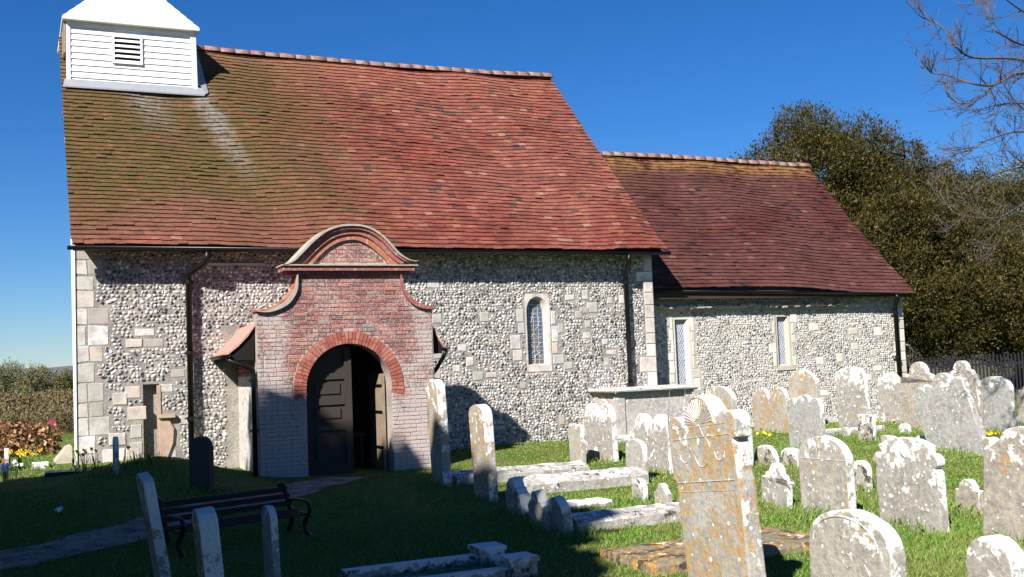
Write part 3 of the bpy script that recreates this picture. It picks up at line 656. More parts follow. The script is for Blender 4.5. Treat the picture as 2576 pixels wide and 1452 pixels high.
for wn, sp in ((CW1, .125), (CW2, .125)):
    a, b, c, d = wn; mb = MB(); y = CT - .010
    A = [(a+.003, c+.003), (b-.003, c+.003), (b-.003, d-.003), (a+.003, d-.003)]; B = [(a+.04, c+.05), (b-.06, c+.05), (b-.06, d-.04), (a+.04, d-.04)]; G = [(a+.045, c+.09), (b-.11, c+.09), (b-.11, d-.05), (a+.045, d-.05)]
    ring(mb, A, y, B, y); ring(mb, B, y, G, CT+.10); mb.box((a-.03, CT-.03, c-.05), (b+.03, CT+.02, c))
    o = mb.build('chancel_window', MAT['ashlar_pale'], church)
    mb = MB(); mb.add([(x, CT+.095, z) for x, z in G], [(0, 1, 2, 3)]); mb.build('pane', MAT['glass'], o)
    mb = MB(); x0, x1, z0, z1 = G[0][0], G[1][0], G[0][1], G[2][1]; H = z1 - z0; W = x1 - x0
    for sg in (1, -1):
        k = -W*1.8
        while k < H:
            pts = []
            for q in (0, 1):
                x = W*q; z = k + x*1.75 if sg == 1 else k + (W-x)*1.75; pts.append([x, z])
            (xa, za), (xb, zb) = pts
            for p, o2 in ((pts[0], pts[1]), (pts[1], pts[0])):
                for lim in (0, H):
                    if (p[1] < 0 and lim == 0) or (p[1] > H and lim == H):
                        u = (lim - p[1])/(o2[1]-p[1]); p[0] += (o2[0]-p[0])*u; p[1] = lim
            if abs(pts[0][0]-pts[1][0]) > .01: mb.tube([(x0+pts[0][0], CT+.09, z0+pts[0][1]), (x0+pts[1][0], CT+.09, z0+pts[1][1])], .0065, 4)
            k += .105
    mb.build('leading', MAT['lattice'], o)
# bell turret --------------------------------------------------------------------------
turret = MB(); turret.box((-4.05, 2.60, 6.6), (-1.74, 4.66, 8.52)); tur = turret.build('bell_turret', MAT['white'], church)
mb = MB(); nb = 10; z0, z1 = 7.30, 8.52; hb = (z1-z0)/nb
for k in range(nb):
    za = z0 + k*hb; zb = za + hb + .012; tp = .055*(1 - k/nb)
    segs = [(-4.06, -1.73 + tp)]
    if za + hb*.5 > 7.76 and za + hb*.5 < 8.28: segs = [(-4.06, -3.27), (-2.73, -1.73 + tp)]
    for a, b in segs:
        mb.add([(a, 2.565, za), (b, 2.565, za), (b, 2.588, zb), (a, 2.588, zb), (a, 2.60, za), (b, 2.60, za), (b, 2.60, zb), (a, 2.60, zb)], [(0,1,2,3),(4,7,6,5),(0,4,5,1),(3,2,6,7),(0,3,7,4),(1,5,6,2)])
for sx, e in ((-1.74, 1), (-4.05, -1)):
    for k in range(14):
        za = 7.2 + k*.095; 
        mb.add([(sx+e*.035, 2.60, za), (sx+e*.035, 4.66, za), (sx+e*.012, 4.66, za+.105), (sx+e*.012, 2.60, za+.105), (sx, 2.6, za), (sx, 4.66, za), (sx, 4.66, za+.105), (sx, 2.6, za+.105)], [(0,1,2,3),(0,4,5,1),(3,2,6,7),(0,3,7,4),(1,5,6,2)])
mb.box((-4.09, 2.555, 7.28), (-4.02, 2.66, 8.50)); 
mb.add([(-1.82+.055, 2.545, 7.26), (-1.70+.0, 2.545, 7.26), (-1.72, 2.545, 8.50), (-1.83, 2.545, 8.50), (-1.82+.055, 2.64, 7.26), (-1.70, 2.64, 7.26), (-1.72, 2.64, 8.50), (-1.83, 2.64, 8.50)], [(0,1,2,3),(1,5,6,2),(0,3,7,4),(4,7,6,5)])
mb.build('weatherboards', MAT['white'], tur)
mb = MB(); mb.box((-3.24, 2.60, 7.78), (-2.76, 2.62, 8.27)); lv = mb.build('louvre', MAT['slot'], tur); lv.location.y = -.03
mb = MB()
mb.box((-3.275, 2.55, 7.765), (-3.235, 2.60, 8.27)); mb.box((-2.765, 2.55, 7.765), (-2.725, 2.60, 8.27)); mb.box((-3.275, 2.548, 8.262), (-2.725, 2.60, 8.29)); mb.box((-3.275, 2.54, 7.745), (-2.725, 2.60, 7.766))
for k in range(5):
    z = 7.765 + k*.100; mb.add([(-3.235, 2.542, z), (-2.765, 2.542, z), (-2.765, 2.592, z+.062), (-3.235, 2.592, z+.062), (-3.235, 2.542, z+.012), (-2.765, 2.542, z+.012), (-2.765, 2.592, z+.074), (-3.235, 2.592, z+.074)], [(0,1,2,3),(4,5,6,7),(0,1,5,4),(2,3,7,6)])
sl_ = mb.build('louvre_slats', MAT['white'], lv); sl_.location.y = .02
mb = MB(); e0, e1, f0, f1, az = -4.16, -1.66, 2.44, 4.82, 9.98; ac, at2 = -2.84, 3.63; nb = 11
for k in range(nb):
    u0, u1 = k/nb, (k+1.08)/nb; u1 = min(u1, 1)
    def cor(u, h): return [(e0+(ac-e0)*u - h*.3, f0+(at2-f0)*u - h*.5, 8.54+(az-8.54)*u + h), (e1+(ac-e1)*u + h*.3, f0+(at2-f0)*u - h*.5, 8.54+(az-8.54)*u + h), (e1+(ac-e1)*u + h*.3, f1+(at2-f1)*u + h*.5, 8.54+(az-8.54)*u + h), (e0+(ac-e0)*u - h*.3, f1+(at2-f1)*u + h*.5, 8.54+(az-8.54)*u + h)]
    vs = cor(u0, .010) + cor(u1, .0) + cor(u0, 0)
    fs = []
    for i in range(4): j = (i+1) % 4; fs += [(i, j, 4+j, 4+i), (8+i, 8+j, j, i)]
    mb.add(vs, fs)
mb.add([(e0, f0, 8.50), (e1, f0, 8.50), (e1, f1, 8.50), (e0, f1, 8.50), (e0, f0, 8.545), (e1, f0, 8.545), (e1, f1, 8.545), (e0, f1, 8.545)], [(0,1,2,3),(0,1,5,4),(1,2,6,5),(2,3,7,6),(3,0,4,7)])
mb.build('turret_roof', MAT['white'], tur)
mb = MB(); mb.box((-4.135, 2.62, 7.90), (-4.10, 3.3, 8.50)); mb.build('side_board', MAT['oak_pale'], tur)
mb = MB()
zr = lambda t: 3.9 + (t+.42)/4.02*4.56
mb.add([(-4.16, 2.47, zr(2.47)+.05), (-1.58, 2.47, zr(2.47)+.05), (-1.62, 2.56, zr(2.56)+.10), (-4.12, 2.56, zr(2.56)+.10), (-4.16, 2.47, zr(2.47)+.02), (-1.58, 2.47, zr(2.47)+.02)], [(0,1,2,3),(4,5,1,0)])
mb.add([(-1.58, 2.47, zr(2.47)+.05), (-1.50, 2.52, zr(2.52)+.05), (-1.54, 3.6, zr(3.6)+.05), (-1.69, 3.6, zr(3.6)+.15), (-1.69, 2.56, zr(2.56)+.2), (-1.62, 2.56, zr(2.56)+.10)], [(0,1,2,3,4,5)])
mb.build('flashing', MAT['lead'], tur)
# porch -----------------------------------------------------------------------------------
F_, TB = -1.6, 1.2226                                # built at this size, then set forward by PLACE
def PLACE(o): o.location = (-.307, -1.148, .1037); o.scale = (.939,)*3; return o
scL = smoothpl([(-1.53,2.70),(-1.38,2.70),(-1.24,2.74),(-1.10,2.81),(-1.01,2.88),(-.93,2.98),(-.87,3.10),(-.84,3.30)], 20)
scR = smoothpl([(1.56,2.70),(1.40,2.72),(1.25,2.78),(1.15,2.85),(1.08,2.93),(1.02,3.03),(.98,3.14),(.95,3.30)], 20)
outer = smoothpl([(-1.09,3.44),(-1.0,3.47),(-.91,3.53),(-.78,3.66),(-.61,3.83),(-.38,4.01),(-.14,4.10),(.06,4.12),(.26,4.11),(.47,4.04),(.68,3.88),(.89,3.65),(1.02,3.56),(1.12,3.52),(1.24,3.51)], 50)
tymp = smoothpl([(-.58,3.44),(-.48,3.56),(-.34,3.69),(-.22,3.77),(-.09,3.83),(.05,3.86),(.18,3.86),(.30,3.82),(.42,3.75),(.58,3.62),(.66,3.54),(.73,3.44)], 50)
lerp = lambda u: [(a[0]+(b[0]-a[0])*u, a[1]+(b[1]-a[1])*u) for a, b in zip(outer, tymp)]
DR, DC = .725, 1.415
arch = [(0.005 + DR*math.cos(q), DC + DR*math.sin(q)) for q in np.linspace(0, math.pi, 33)]
poly = [(-1.5, -.3), (-1.5, 2.70)] + scL[1:] + [(-.84, 3.36)] + lerp(.25)[2:-2] + [(.95, 3.36)] + list(reversed(scR))[1:-1] + [(1.5, 2.70), (1.5, -.3), (.73, -.3)] + arch + [(-.72, -.3)]
mb = MB(); mb.prism(poly, F_, F_ + .30); porch = PLACE(mb.build('porch_front', MAT['brick_mortar'], church))
def inpoly(x, z, P):
    c = False; n = len(P)
    for i in range(n):
        (x1, z1), (x2, z2) = P[i], P[(i+1) % n]
        if (z1 > z) != (z2 > z) and x < (x2-x1)*(z-z1)/(z2-z1) + x1: c = not c
    return c
mb = MB(); mt = MB(); z = -.2; row = 0
SS = np.arange(-1.5, 1.501, .012)
while z < 3.9:
    h = .058; ins = []
    for s in SS:
        okk = all(inpoly(s, zz, poly) for zz in (z + .004, z + h - .004))
        if okk and z > DC - .12 and math.hypot(s - .005, z + h/2 - DC) < .952: okk = False
        if okk and 3.28 < z + h/2 < 3.46: okk = False
        if okk and z > 3.42 and not inpoly(s, z + h*.8, tymp): okk = False
        ins.append(okk)
    i = 0
    while i < len(SS):
        if ins[i]:
            j = i
            while j + 1 < len(SS) and ins[j+1]: j += 1
            a, b = SS[i], SS[j]; s = a; first = True
            while s < b - .03:
                L = .205 if not (first and row % 2) else .10
                L *= random.uniform(.93, 1.07)
                if random.random() < .25: L = .1
                e = min(s + L, b)
                if b - e < .05: e = b
                (mt if z > 3.42 else mb).cbox((s + .005, F_ - random.uniform(.006, .013), z), (e - .005, F_ + .02, z + h), .004, 0, .003); s = e; first = False
            i = j + 1
        else: i += 1
    z += .0685; row += 1
mb.build('brick_facing', MAT['brick'], porch); mt.build('tympanum_bricks', MAT['brick'], porch)
mb = MB(); N = 46
for k in range(N):
    q0 = -.16 + (math.pi + .32)*k/N; q1 = -.16 + (math.pi + .32)*(k+1)/N; g = .0055
    def pt(q, r): return (0.005 + r*math.cos(q), DC + r*math.sin(q))
    cut = random.choice((.80, .85))
    for r0, r1 in ((DR + .003, cut - .004), (cut + .004, .935)):
        p = [pt(q0 + g/r0, r0), pt(q0 + g/r1, r1), pt(q1 - g/r1, r1), pt(q1 - g/r0, r0)]
        mb.prism(p, F_ - random.uniform(.014, .022), F_ + .03)
mb.build('arch_ring', MAT['rubbed'], porch)
mb = MB(); mb.strip(outer, lerp(.13), F_ - .17, F_ + .32); mb.build('coping', MAT['coping'], porch)
mb = MB(); mb.strip(lerp(.135), lerp(.32), F_ - .135, F_ + .1); mb.strip(lerp(.325), lerp(.62), F_ - .09, F_ + .1); mb.strip(lerp(.625), lerp(.98), F_ - .055, F_ + .1); mb.build('arch_moulding', MAT['brick_red'], porch)
mb = MB(); mb.box((-1.10, F_ - .16, 3.425), (1.22, F_ + .3, 3.445)); mb.build('cornice_slab', MAT['coping'], porch)
mb = MB(); mb.box((-1.07, F_ - .125, 3.345), (1.17, F_ + .3, 3.422)); mb.box((-1.0, F_ - .06, 3.28), (1.10, F_ + .3, 3.340)); mb.build('cornice_moulding', MAT['brick_red'], porch)
def scroll(P, sgn):
    A = [(x, z) for x, z in P]; n = len(A)
    B = [(x - sgn*(-.055)*math.sin(math.pi*min(1, .12 + .8*i/n)), z + .015 - .055*math.sin(math.pi*min(1, .12 + .8*i/n))) for i, (x, z) in enumerate(A)]
    m1 = MB(); m1.strip(A, B, F_ - .07, F_ + .30); return m1.build('scroll_coping', MAT['coping'] if sgn > 0 else MAT['brick_red'], porch)
scroll(scL, 1); scroll(scR, -1)
mb = MB()
for P in (scL, scR):
    e = -1 if P is scL else 1
    for i in range(0, len(P)-2, 2):
        mb.strip([(P[i][0] + e*.002, P[i][1]+.03), (P[i+2][0] + e*.002 - .004*e, P[i+2][1]+.028)], [(P[i][0], P[i][1]-.01), (P[i+2][0], P[i+2][1]-.01)], F_ - .03, F_ + .24)
mb.build('scroll_bricks', MAT['rubbed'], porch)
for e in (-1, 1):
    mb = MB(); mb.box((min(e*1.5, e*1.26), F_ + .30, -.5), (max(e*1.5, e*1.26), TB - .002, 1.66)); sw = PLACE(mb.build('porch_side_wall', MAT['roughcast'], church))
    mb = MB(); z = 1.662
    while z < 2.22:
        t = F_ + .305
        while t < TB - .1: mb.box((min(e*1.508, e*1.27), t, z), (max(e*1.508, e*1.27), min(t + .2, TB - .003), z + .06)); t += .212
        z += .07
    eb = mb.build('eaves_brickwork', MAT['rubbed'], sw)
    ee = 1.94 if e < 0 else 1.74; mb = MB(); prof = [(ee, 2.06), (ee*.6+1.5*.4, 2.20), (ee*.25+1.5*.75, 2.36), (1.50, 2.52), (1.0, 2.64), (.0, 2.72)]
    for i in range(len(prof)-1):
        (a, za), (b, zb) = prof[i], prof[i+1]
        t = F_ + .08 if i < 3 else F_ + .30
        t1 = TB - .002; steps = 13
        for k in range(steps):
            ta = t + (t1-t)*k/steps + .003; tb = t + (t1-t)*(k+1)/steps - .003; r_ = random.uniform(-.006, .006)
            mb.add([(e*a, ta, za+r_), (e*b, ta, zb+r_+.012), (e*b, tb, zb+r_+.012), (e*a, tb, za+r_), (e*a, ta, za-.035), (e*b, ta, zb-.04), (e*b, tb, zb-.04), (e*a, tb, za-.035)], [(0,1,2,3),(4,7,6,5),(0,4,5,1),(2,6,7,3),(0,3,7,4),(1,5,6,2)])
    rf = PLACE(mb.build('porch_roof', MAT['porch_tile'], church))
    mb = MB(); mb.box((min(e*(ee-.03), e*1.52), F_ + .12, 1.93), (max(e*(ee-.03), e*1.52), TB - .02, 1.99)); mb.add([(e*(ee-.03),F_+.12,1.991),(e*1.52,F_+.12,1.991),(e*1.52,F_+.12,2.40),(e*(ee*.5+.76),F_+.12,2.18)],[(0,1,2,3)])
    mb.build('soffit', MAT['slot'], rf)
    gu_ = PLACE(gutter('porch_gutter', (e*(ee+.02), F_ + .02, 2.02), (e*(ee+.02), TB - .03, 2.03), .05, church))
    if e < 0:
        for o_ in (sw, eb, rf, gu_, *rf.children):
            for v_ in o_.data.vertices: v_.co.x += .085*max(0, v_.co.y - F_ - .3)*min(1, max(0, (-v_.co.x - .9)/.4))
PLACE(pipe('porch_downpipe', [(-1.94, F_ + .10, 1.98), (-1.92, F_+.06, 1.92), (-1.66, F_ + .02, 1.82), (-1.57, F_ + .02, 1.76), (-1.565, F_ + .02, 1.68), (-1.565, F_ + .02, -.25)], .04, church, (1.6, .8)))
PLACE(pipe('porch_downpipe', [(1.76, F_ + .10, 1.98), (1.75, F_+.10, 1.92), (1.72, F_ + .12, 1.86), (1.66, F_ + .30, 1.66), (1.58, F_ + .30, 1.56), (1.575, F_ + .30, -.25)], .035, church, (1.3,)))
# porch doors and inside
def leaf_poly(hw):  # half arched leaf, from hinge side x=-DR to meeting stile
    return [(-DR + .03, -.05), (.10, -.05)] + [((DR-.03)*math.cos(q), DC + (DR-.03)*math.sin(q)) for q in np.linspace(math.acos(.10/(DR-.03)), math.pi, 14)]
mb = MB(); mb.prism(leaf_poly(DR), F_ + .24, F_ + .285); leaf = PLACE(mb.build('door', MAT['oak'], church)); leaf['label'] = 'closed left leaf of the porch door with square panels'
mb = MB(); y = F_ + .205
for x0, x1 in ((-.66, -.60), (-.02, .10)): mb.box((x0, y, -.04), (x1, F_ + .242, 1.66 if x0 < -.3 else 2.05))
for za, zb in ((-.04, .16), (.72, .86), (1.14, 1.26), (1.56, 1.66)): mb.box((-.60, y + .003, za), (-.02, F_ + .242, zb))
for za, zb in ((.24, .64), (.92, 1.08), (1.32, 1.50)): mb.box((-.52, y + .012, za), (-.10, F_ + .242, zb))
mb.build('door_panels', MAT['oak'], leaf)
mb = MB(); mb.box((.66, F_ + .30, -.05), (.705, F_ + 1.05, 1.62)); d2 = PLACE(mb.build('door', MAT['oak_pale'], church)); d2['label'] = 'open right leaf of the porch door seen nearly edge on'
mb = MB()
for z in (.35, .95, 1.4): mb.box((.64, F_ + .31, z), (.66, F_ + .75, z + .04))
mb.build('hinge', MAT['iron'], d2)
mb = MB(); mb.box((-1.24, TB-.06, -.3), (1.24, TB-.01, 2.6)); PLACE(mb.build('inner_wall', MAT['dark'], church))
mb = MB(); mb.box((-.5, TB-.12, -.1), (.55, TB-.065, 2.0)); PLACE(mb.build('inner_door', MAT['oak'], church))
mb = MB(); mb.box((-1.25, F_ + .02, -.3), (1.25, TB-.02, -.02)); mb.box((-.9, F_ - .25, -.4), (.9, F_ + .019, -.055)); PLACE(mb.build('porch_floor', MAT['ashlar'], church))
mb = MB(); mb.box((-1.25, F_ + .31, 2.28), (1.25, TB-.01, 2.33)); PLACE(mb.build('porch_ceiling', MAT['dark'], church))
mb = MB(); mb.box((.15, -.65, .55), (.55, -.25, .60)); mb.box((.2, -.6, -.02), (.25, -.55, .55)); mb.box((.46, -.6, -.02), (.51, -.55, .55)); mb.box((.2, -.3, -.02), (.25, -.25, .55)); mb.box((.46, -.3, -.02), (.51, -.25, .55))
PLACE(mb.build('porch_table', MAT['dark'], church))

# ================================================================= gravestones
def arc(cx, cz, r, a0, a1, n=10, rz=None): return [(cx + r*math.cos(q), cz + (rz or r)*math.sin(q)) for q in np.linspace(a0, a1, n)]
PI = math.pi
def outline(kind, w, h):
    a = w/2
    if kind == 'round': r = .30*w; return [(-a, 0)] + [(-a, h-r)] + arc(0, h-r, a, PI, 0, 16, r)[1:-1] + [(a, h-r), (a, 0)]
    if kind == 'dome': return [(-a, 0)] + arc(0, h-a, a, PI, 0, 18) + [(a, 0)]
    if kind == 'flat': return [(-a, 0), (-a, h*.97), (-a*.6, h), (a*.7, h*.985), (a, h*.95), (a, 0)]
    if kind == 'peak': return [(-a, 0), (-a, h*.72)] + arc(-a*.2, h*.72, a*.8, PI, PI*.62, 6, h*.22) + [(-a*.12, h*.985), (a*.1, h)] + arc(a*.2, h*.72, a*.8, PI*.38, 0, 6, h*.22) + [(a, 0)]
    if kind == 'shoulder': r = a*.62; k = h - r*1.02; return [(-a, 0), (-a, k-.04*w), (-a*.9, k), (-r-.02*w, k-.02*w)] + arc(0, k, r, PI, 0, 14) + [(r+.02*w, k-.02*w), (a*.9, k), (a, k-.05*w), (a, 0)]
    if kind == 'hump': r = a*.5; k = h - .30*w; return [(-a, 0), (-a, k-.12*w)] + arc(-a, k+.02*w, .14*w, -PI/2, 0, 5) + arc(0, h-r*.95, r*.92, PI, 0, 12, r*.95) + arc(a, k+.02*w, .14*w, PI, 1.5*PI, 5) + [(a, k-.12*w), (a, 0)]
    if kind == 'double': r = a*.46; k = h - r*1.15; return [(-a, 0), (-a, k)] + arc(-a*.52, k, r, PI, .1*PI, 9, r*1.15) + [(0, k+.04*w)] + arc(a*.52, k, r, .9*PI, 0, 9, r*1.1) + [(a, k), (a, 0)]
    if kind == 'triple': k = h - .20*w; return [(-a, 0), (-a, k-.10*w)] + arc(-a*.68, k-.02*w, a*.30, PI, .12*PI, 6) + arc(0, k+.02*w, a*.42, .95*PI, .05*PI, 9, .18*w) + arc(a*.68, k-.02*w, a*.30, .88*PI, 0, 6) + [(a, k-.10*w), (a, 0)]
    if kind == 'wave': k = h - .16*w; return [(-a, 0), (-a, k)] + arc(-a*.62, k, a*.36, PI*.95, .35*PI, 6, .10*w) + [(-a*.15, k+.0*w)] + arc(a*.22, k+.01*w, a*.36, .95*PI, .05*PI, 9, .15*w) + [(a*.66, k-.015*w), (a*.78, k+.02*w), (a, k-.06*w), (a, 0)]
    if kind == 'fan':
        k = h - .27*w
        return [(-a*.93, 0), (-a*.95, h*.60), (-a*1.04, h*.615), (-a*1.06, k)] + arc(-a*.82, k, a*.24, PI, .15*PI, 6, .10*w) + [(-a*.50, k-.01*w)] + arc(0, k, a*.50, PI, 0, 16, .27*w) + [(a*.52, k-.01*w)] + arc(a*.84, k-.0*w, a*.27, .9*PI, 0, 6, .10*w) + [(a*1.11, k-.10*w), (a*1.09, k-.15*w), (a*.99, k-.17*w), (a*.985, h*.665), (a*1.0, h*.635), (a*1.03, h*.60), (a, 0)]
    if kind == 'scroll':
        k = h*.70
        return [(-a*.93, 0), (-a*.96, k-.06*w), (-a*.9, k-.02*w)] + arc(-a*.84, k+.06*w, .085*w, 1.15*PI, .3*PI, 7) + [(-a*.70, k+.16*w), (-a*.80, k+.20*w), (-a*.82, h-.10*w), (-a*.72, h-.07*w)] + arc(0, h-.08*w, a*.66, PI*.95, PI*.05, 9, .08*w) + [(a*.72, h-.07*w), (a*.82, h-.10*w), (a*.78, h-.2*w), (a*.66, k+.17*w)] + arc(a*.86, k+.06*w, .09*w, .7*PI, -.3*PI, 7) + [(a*.9, k-.02*w), (a, k-.07*w), (a, 0)]
    if kind == 'lobe':
        k = h - .22*w
        return [(-a, 0), (-a, k-.10*w)] + arc(-a*.92, k-.02*w, .07*w, 1.2*PI, .1*PI, 7) + [(-a*.72, k)] + arc(0, k+.03*w, a*.6, PI*.95, .05*PI, 10, .19*w) + [(a*.74, k), (a*.9, k-.02*w), (a, k-.08*w), (a, 0)]
STONES = []
SGRP = 'headstones standing in the churchyard grass'
def stone(xl, xr, yt, yb, kind, mat, label, th=.09, lean=0, tilt=0, w=None, h=None, yaw=0, name='headstone', detail=None, sink=.15, seed=None, group=SGRP, cat='gravestone'):
    rnd = random.Random(int(xl*7 + yt))
    p = at((xl+xr)/2, yb); k = FPX/p.y
    e = Vector((p.y, -p.x, 0)).normalized()
    me_, de_ = abs(M.dot(e)), abs(D.dot(e))
    if w is None: w = max(.14, ((xr-xl)/k - th*de_)/max(me_, .2))
    if h is None: h = (yb - yt)/k*1.0
    o = empty(name, p, TH - PI/2 + R(yaw), label, cat, group) if False else None
    pts = [(x + rnd.uniform(-.006, .006)*min(1, w*2), z + sink + rnd.uniform(-.005, .005)) if z > 0 else (x, z) for x, z in outline(kind, w, h)]
    if lean: pts = pts
    bm = bmesh.new(); vs = [bm.verts.new((x, -th/2, z - sink)) for x, z in pts]; f = bm.faces.new(vs)
    r = bmesh.ops.extrude_face_region(bm, geom=[f]); vv = [g for g in r['geom'] if isinstance(g, bmesh.types.BMVert)]
    for v in vv: v.co.y += th
    bmesh.ops.recalc_face_normals(bm, faces=bm.faces)
    bmesh.ops.bevel(bm, geom=[q for q in bm.edges], offset=min(.012, th*.15), segments=2, affect='EDGES', profile=.6)
    if detail: detail(bm, w, h, th)
    me = bpy.data.meshes.new(name); bm.to_mesh(me); bm.free(); me.materials.append(MAT[mat])
    o = bpy.data.objects.new(name, me); COL.objects.link(o)
    o.matrix_world = Matrix.Translation(p) @ Matrix.Rotation(TH - PI/2 + R(yaw), 4, 'Z') @ Matrix.Rotation(R(-lean), 4, 'Y') @ Matrix.Rotation(R(tilt), 4, 'X')
    tag(o, label, cat, group); STONES.append((p, w, th)); return o
def bar(bm, pts, r, y):
    r = r*.62
    """raised carved line on the front face"""
    for (x0, z0), (x1, z1) in zip(pts, pts[1:]):
        L = math.hypot(x1-x0, z1-z0); 
        if L < 1e-4: continue
        nx, nz = -(z1-z0)/L*r, (x1-x0)/L*r
        q = [(x0-nx, y+.004, z0-nz), (x1-nx, y+.004, z1-nz), (x1+nx, y+.004, z1+nz), (x0+nx, y+.004, z0+nz)]
        a = [bm.verts.new(v) for v in q]; b = [bm.verts.new((v[0]*.5+(x0+x1)*.25, y-r*.9, v[2]*.5+(z0+z1)*.25)) for v in q]
        b = [bm.verts.new(((v[0]+c[0])/2, y-r*.9, (v[2]+c[1])/2)) for v, c in zip(q, ((x0, z0), (x1, z1), (x1, z1), (x0, z0)))]
        for i in range(4): j = (i+1) % 4; bm.faces.new((a[i], a[j], b[j], b[i]))
        bm.faces.new(b)
    for v in [v for v in bm.verts if not v.link_faces]: bm.verts.remove(v)
def d_fan(bm, w, h, th):
    k = h - .27*w; y = -th/2
    for i in range(21):
        q = PI*(i+.5)/21; r0, r1 = .05*w, .225*w; bar(bm, [(r0*math.cos(q), k+r0*math.sin(q)), (r1*math.cos(q), k+r1*1.03*math.sin(q))], .0075, y)
    bar(bm, arc(0, k, .235*w, PI, 0, 16, .25*w), .008, y); bar(bm, [(-.46*w, k-.12*w), (.46*w, k-.12*w)], .006, y); bar(bm, [(-.42*w, k-.10*w+.08*w), (.42*w, k-.02*w)], .005, y)
    for cx, rr in ((-.28, .08), (0, .12), (.28, .08)): bar(bm, arc(cx*w, k-.25*w, rr*w, PI*1.05, PI*1.95, 9, rr*w*1.2), .007, y)
    bar(bm, [(0, k), (.05*w, k-.1*w), (.12*w, k-.16*w), (.14*w, k-.22*w)], .006, y); bar(bm, [(-.46*w, h*.60), (.46*w, h*.60)], .008, y); bar(bm, [(-.44*w, h*.555), (.44*w, h*.555)], .005, y)
def d_band(bm, w, h, th): bar(bm, [(-.47*w, h*.72), (.47*w, h*.71)], .008, -th/2); bar(bm, arc(.2*w, h*.82, .12*w, 0, PI, 8), .006, -th/2); bar(bm, arc(-.2*w, h*.82, .12*w, 0, PI, 8), .006, -th/2)
def d_arch(bm, w, h, th):
    bar(bm, arc(-.03*w, h-.30*w, .40*w, PI, 0, 18, .25*w), .010, -th/2); bar(bm, [(.2*w, h-.42*w), (.26*w, h-.5*w), (.22*w, h-.58*w), (.33*w, h-.66*w)], .007, -th/2); bar(bm, arc(.0, h-.42*w, .06*w, 0, 2*PI, 9), .006, -th/2)
def d_wave(bm, w, h, th): bar(bm, arc(-.24*w, h-.23*w, .12*w, 0, PI, 9, .07*w), .007, -th/2); bar(bm, arc(.12*w, h-.2*w, .16*w, 0, PI, 9, .09*w), .007, -th/2)
def d_hump(bm, w, h, th): bar(bm, arc(0, h-.46*w, .27*w, .12*PI, .88*PI, 9, .16*w), .008, -th/2)

# --- foreground, lit side
stone(1725, 1942, 1003, 1545, 'fan', 'g_orange', 'tall leaning headstone with carved sunburst fan at its top, heavy orange lichen', .13, lean=6.5, w=.72, detail=d_fan)
stone(2035, 2285, 1293, 1585, 'round', 'g_mixed', 'broad arched headstone at the bottom edge with a carved rim and stepped right shoulder', .12, lean=-1, detail=d_arch, w=.70)
stone(2019, 2152, 1101, 1300, 'round', 'g_mixed', 'square topped headstone with carved band, white lichen above and orange streaks below', .10, lean=1, detail=d_band)
stone(2214, 2381, 1105, 1335, 'scroll', 'g_white', 'headstone with scrolled lobes at its shoulders, thickly crusted with white lichen', .10, lean=1.5)
stone(2482, 2690, 1077, 1375, 'lobe', 'g_pink', 'large pinkish headstone with curled shoulder cut off by the right edge', .12, lean=-5)
stone(2455, 2570, 1353, 1500, 'dome', 'g_white', 'low rounded stone with white cap at the bottom right corner', .16, lean=0, w=.36)
stone(2406, 2478, 1207, 1290, 'shoulder', 'g_pink', 'small plain buff headstone standing alone on the open lawn at right', .08, yaw=-3)
stone(1917, 1993, 1166, 1275, 'hump', 'g_white', 'small humped headstone tipping to the right beside the tall fan stone', .08, lean=-6)
stone(2146, 2196, 1158, 1235, 'dome', 'g_dark', 'small dark mottled round topped stone half hidden behind the square topped one', .08)
stone(1897, 1960, 1120, 1168, 'dome', 'g_dark', 'low domed stone with blackened top sunk deep in the grass', .10)
stone(1966, 2020, 1127, 1172, 'round', 'g_dark', 'low worn stone stump just left of the square topped headstone', .10)
stone(1858, 1897, 1077, 1172, 'flat', 'g_white', 'whitish stone peeping out behind the right side of the tall fan headstone', .10)
stone(2218, 2256, 1096, 1128, 'flat', 'g_mixed', 'little square footstone behind the scroll shouldered headstone', .10)
stone(2303, 2332, 1096, 1114, 'round', 'g_mixed', 'tiny rounded footstone at the foot of the big leaning grey stone', .10)
# --- middle row by the chest tomb
stone(1434, 1476, 1068, 1168, 'flat', 'g_orange', 'narrow upright stone with orange streaks left of the chest tomb', .09, lean=1)
stone(1474, 1556, 1016, 1157, 'double', 'g_white', 'tall double humped headstone, almost wholly white with lichen', .10, lean=1)
stone(1600, 1698, 1042, 1186, 'double', 'g_white', 'twin headed headstone in front of the chest tomb with brown streaks at its foot', .10, lean=1)
stone(1576, 1632, 1106, 1208, 'round', 'g_mixed', 'short square headstone with white crest in front of the twin headed one', .08, lean=.5)
stone(1590, 1632, 1205, 1262, 'dome', 'g_dark', 'small rounded footstone at the end of the long coped slab', .07)
stone(1647, 1693, 1217, 1277, 'hump', 'g_orange', 'small footstone with orange rimmed hump, right of its rounded neighbour', .07)
stone(1899, 1992, 975, 1088, 'double', 'g_orange', 'double humped headstone glowing orange at its foot near the chancel', .10, lean=2)
stone(1988, 2079, 994, 1130, 'triple', 'g_grey', 'grey headstone with three curls along its top and white flecks', .10, lean=1)
stone(1990, 2066, 929, 1072, 'peak', 'g_orange', 'pointed brown stone against the chancel wall under the second window', .10)
stone(2112, 2192, 924, 1082, 'round', 'g_white', 'tall white streaked headstone against the chancel wall near its corner', .10, lean=2)
stone(2213, 2285, 939, 1066, 'lobe', 'g_white', 'pale headstone standing under the downpipe at the chancel corner', .10, lean=1)
stone(2160, 2205, 1043, 1108, 'flat', 'g_dark', 'short broken stone in front of the tall white streaked headstone', .08)
stone(2113, 2141, 1075, 1097, 'dome', 'g_grey', 'tiny round brown stone set against the grave kerb', .07)
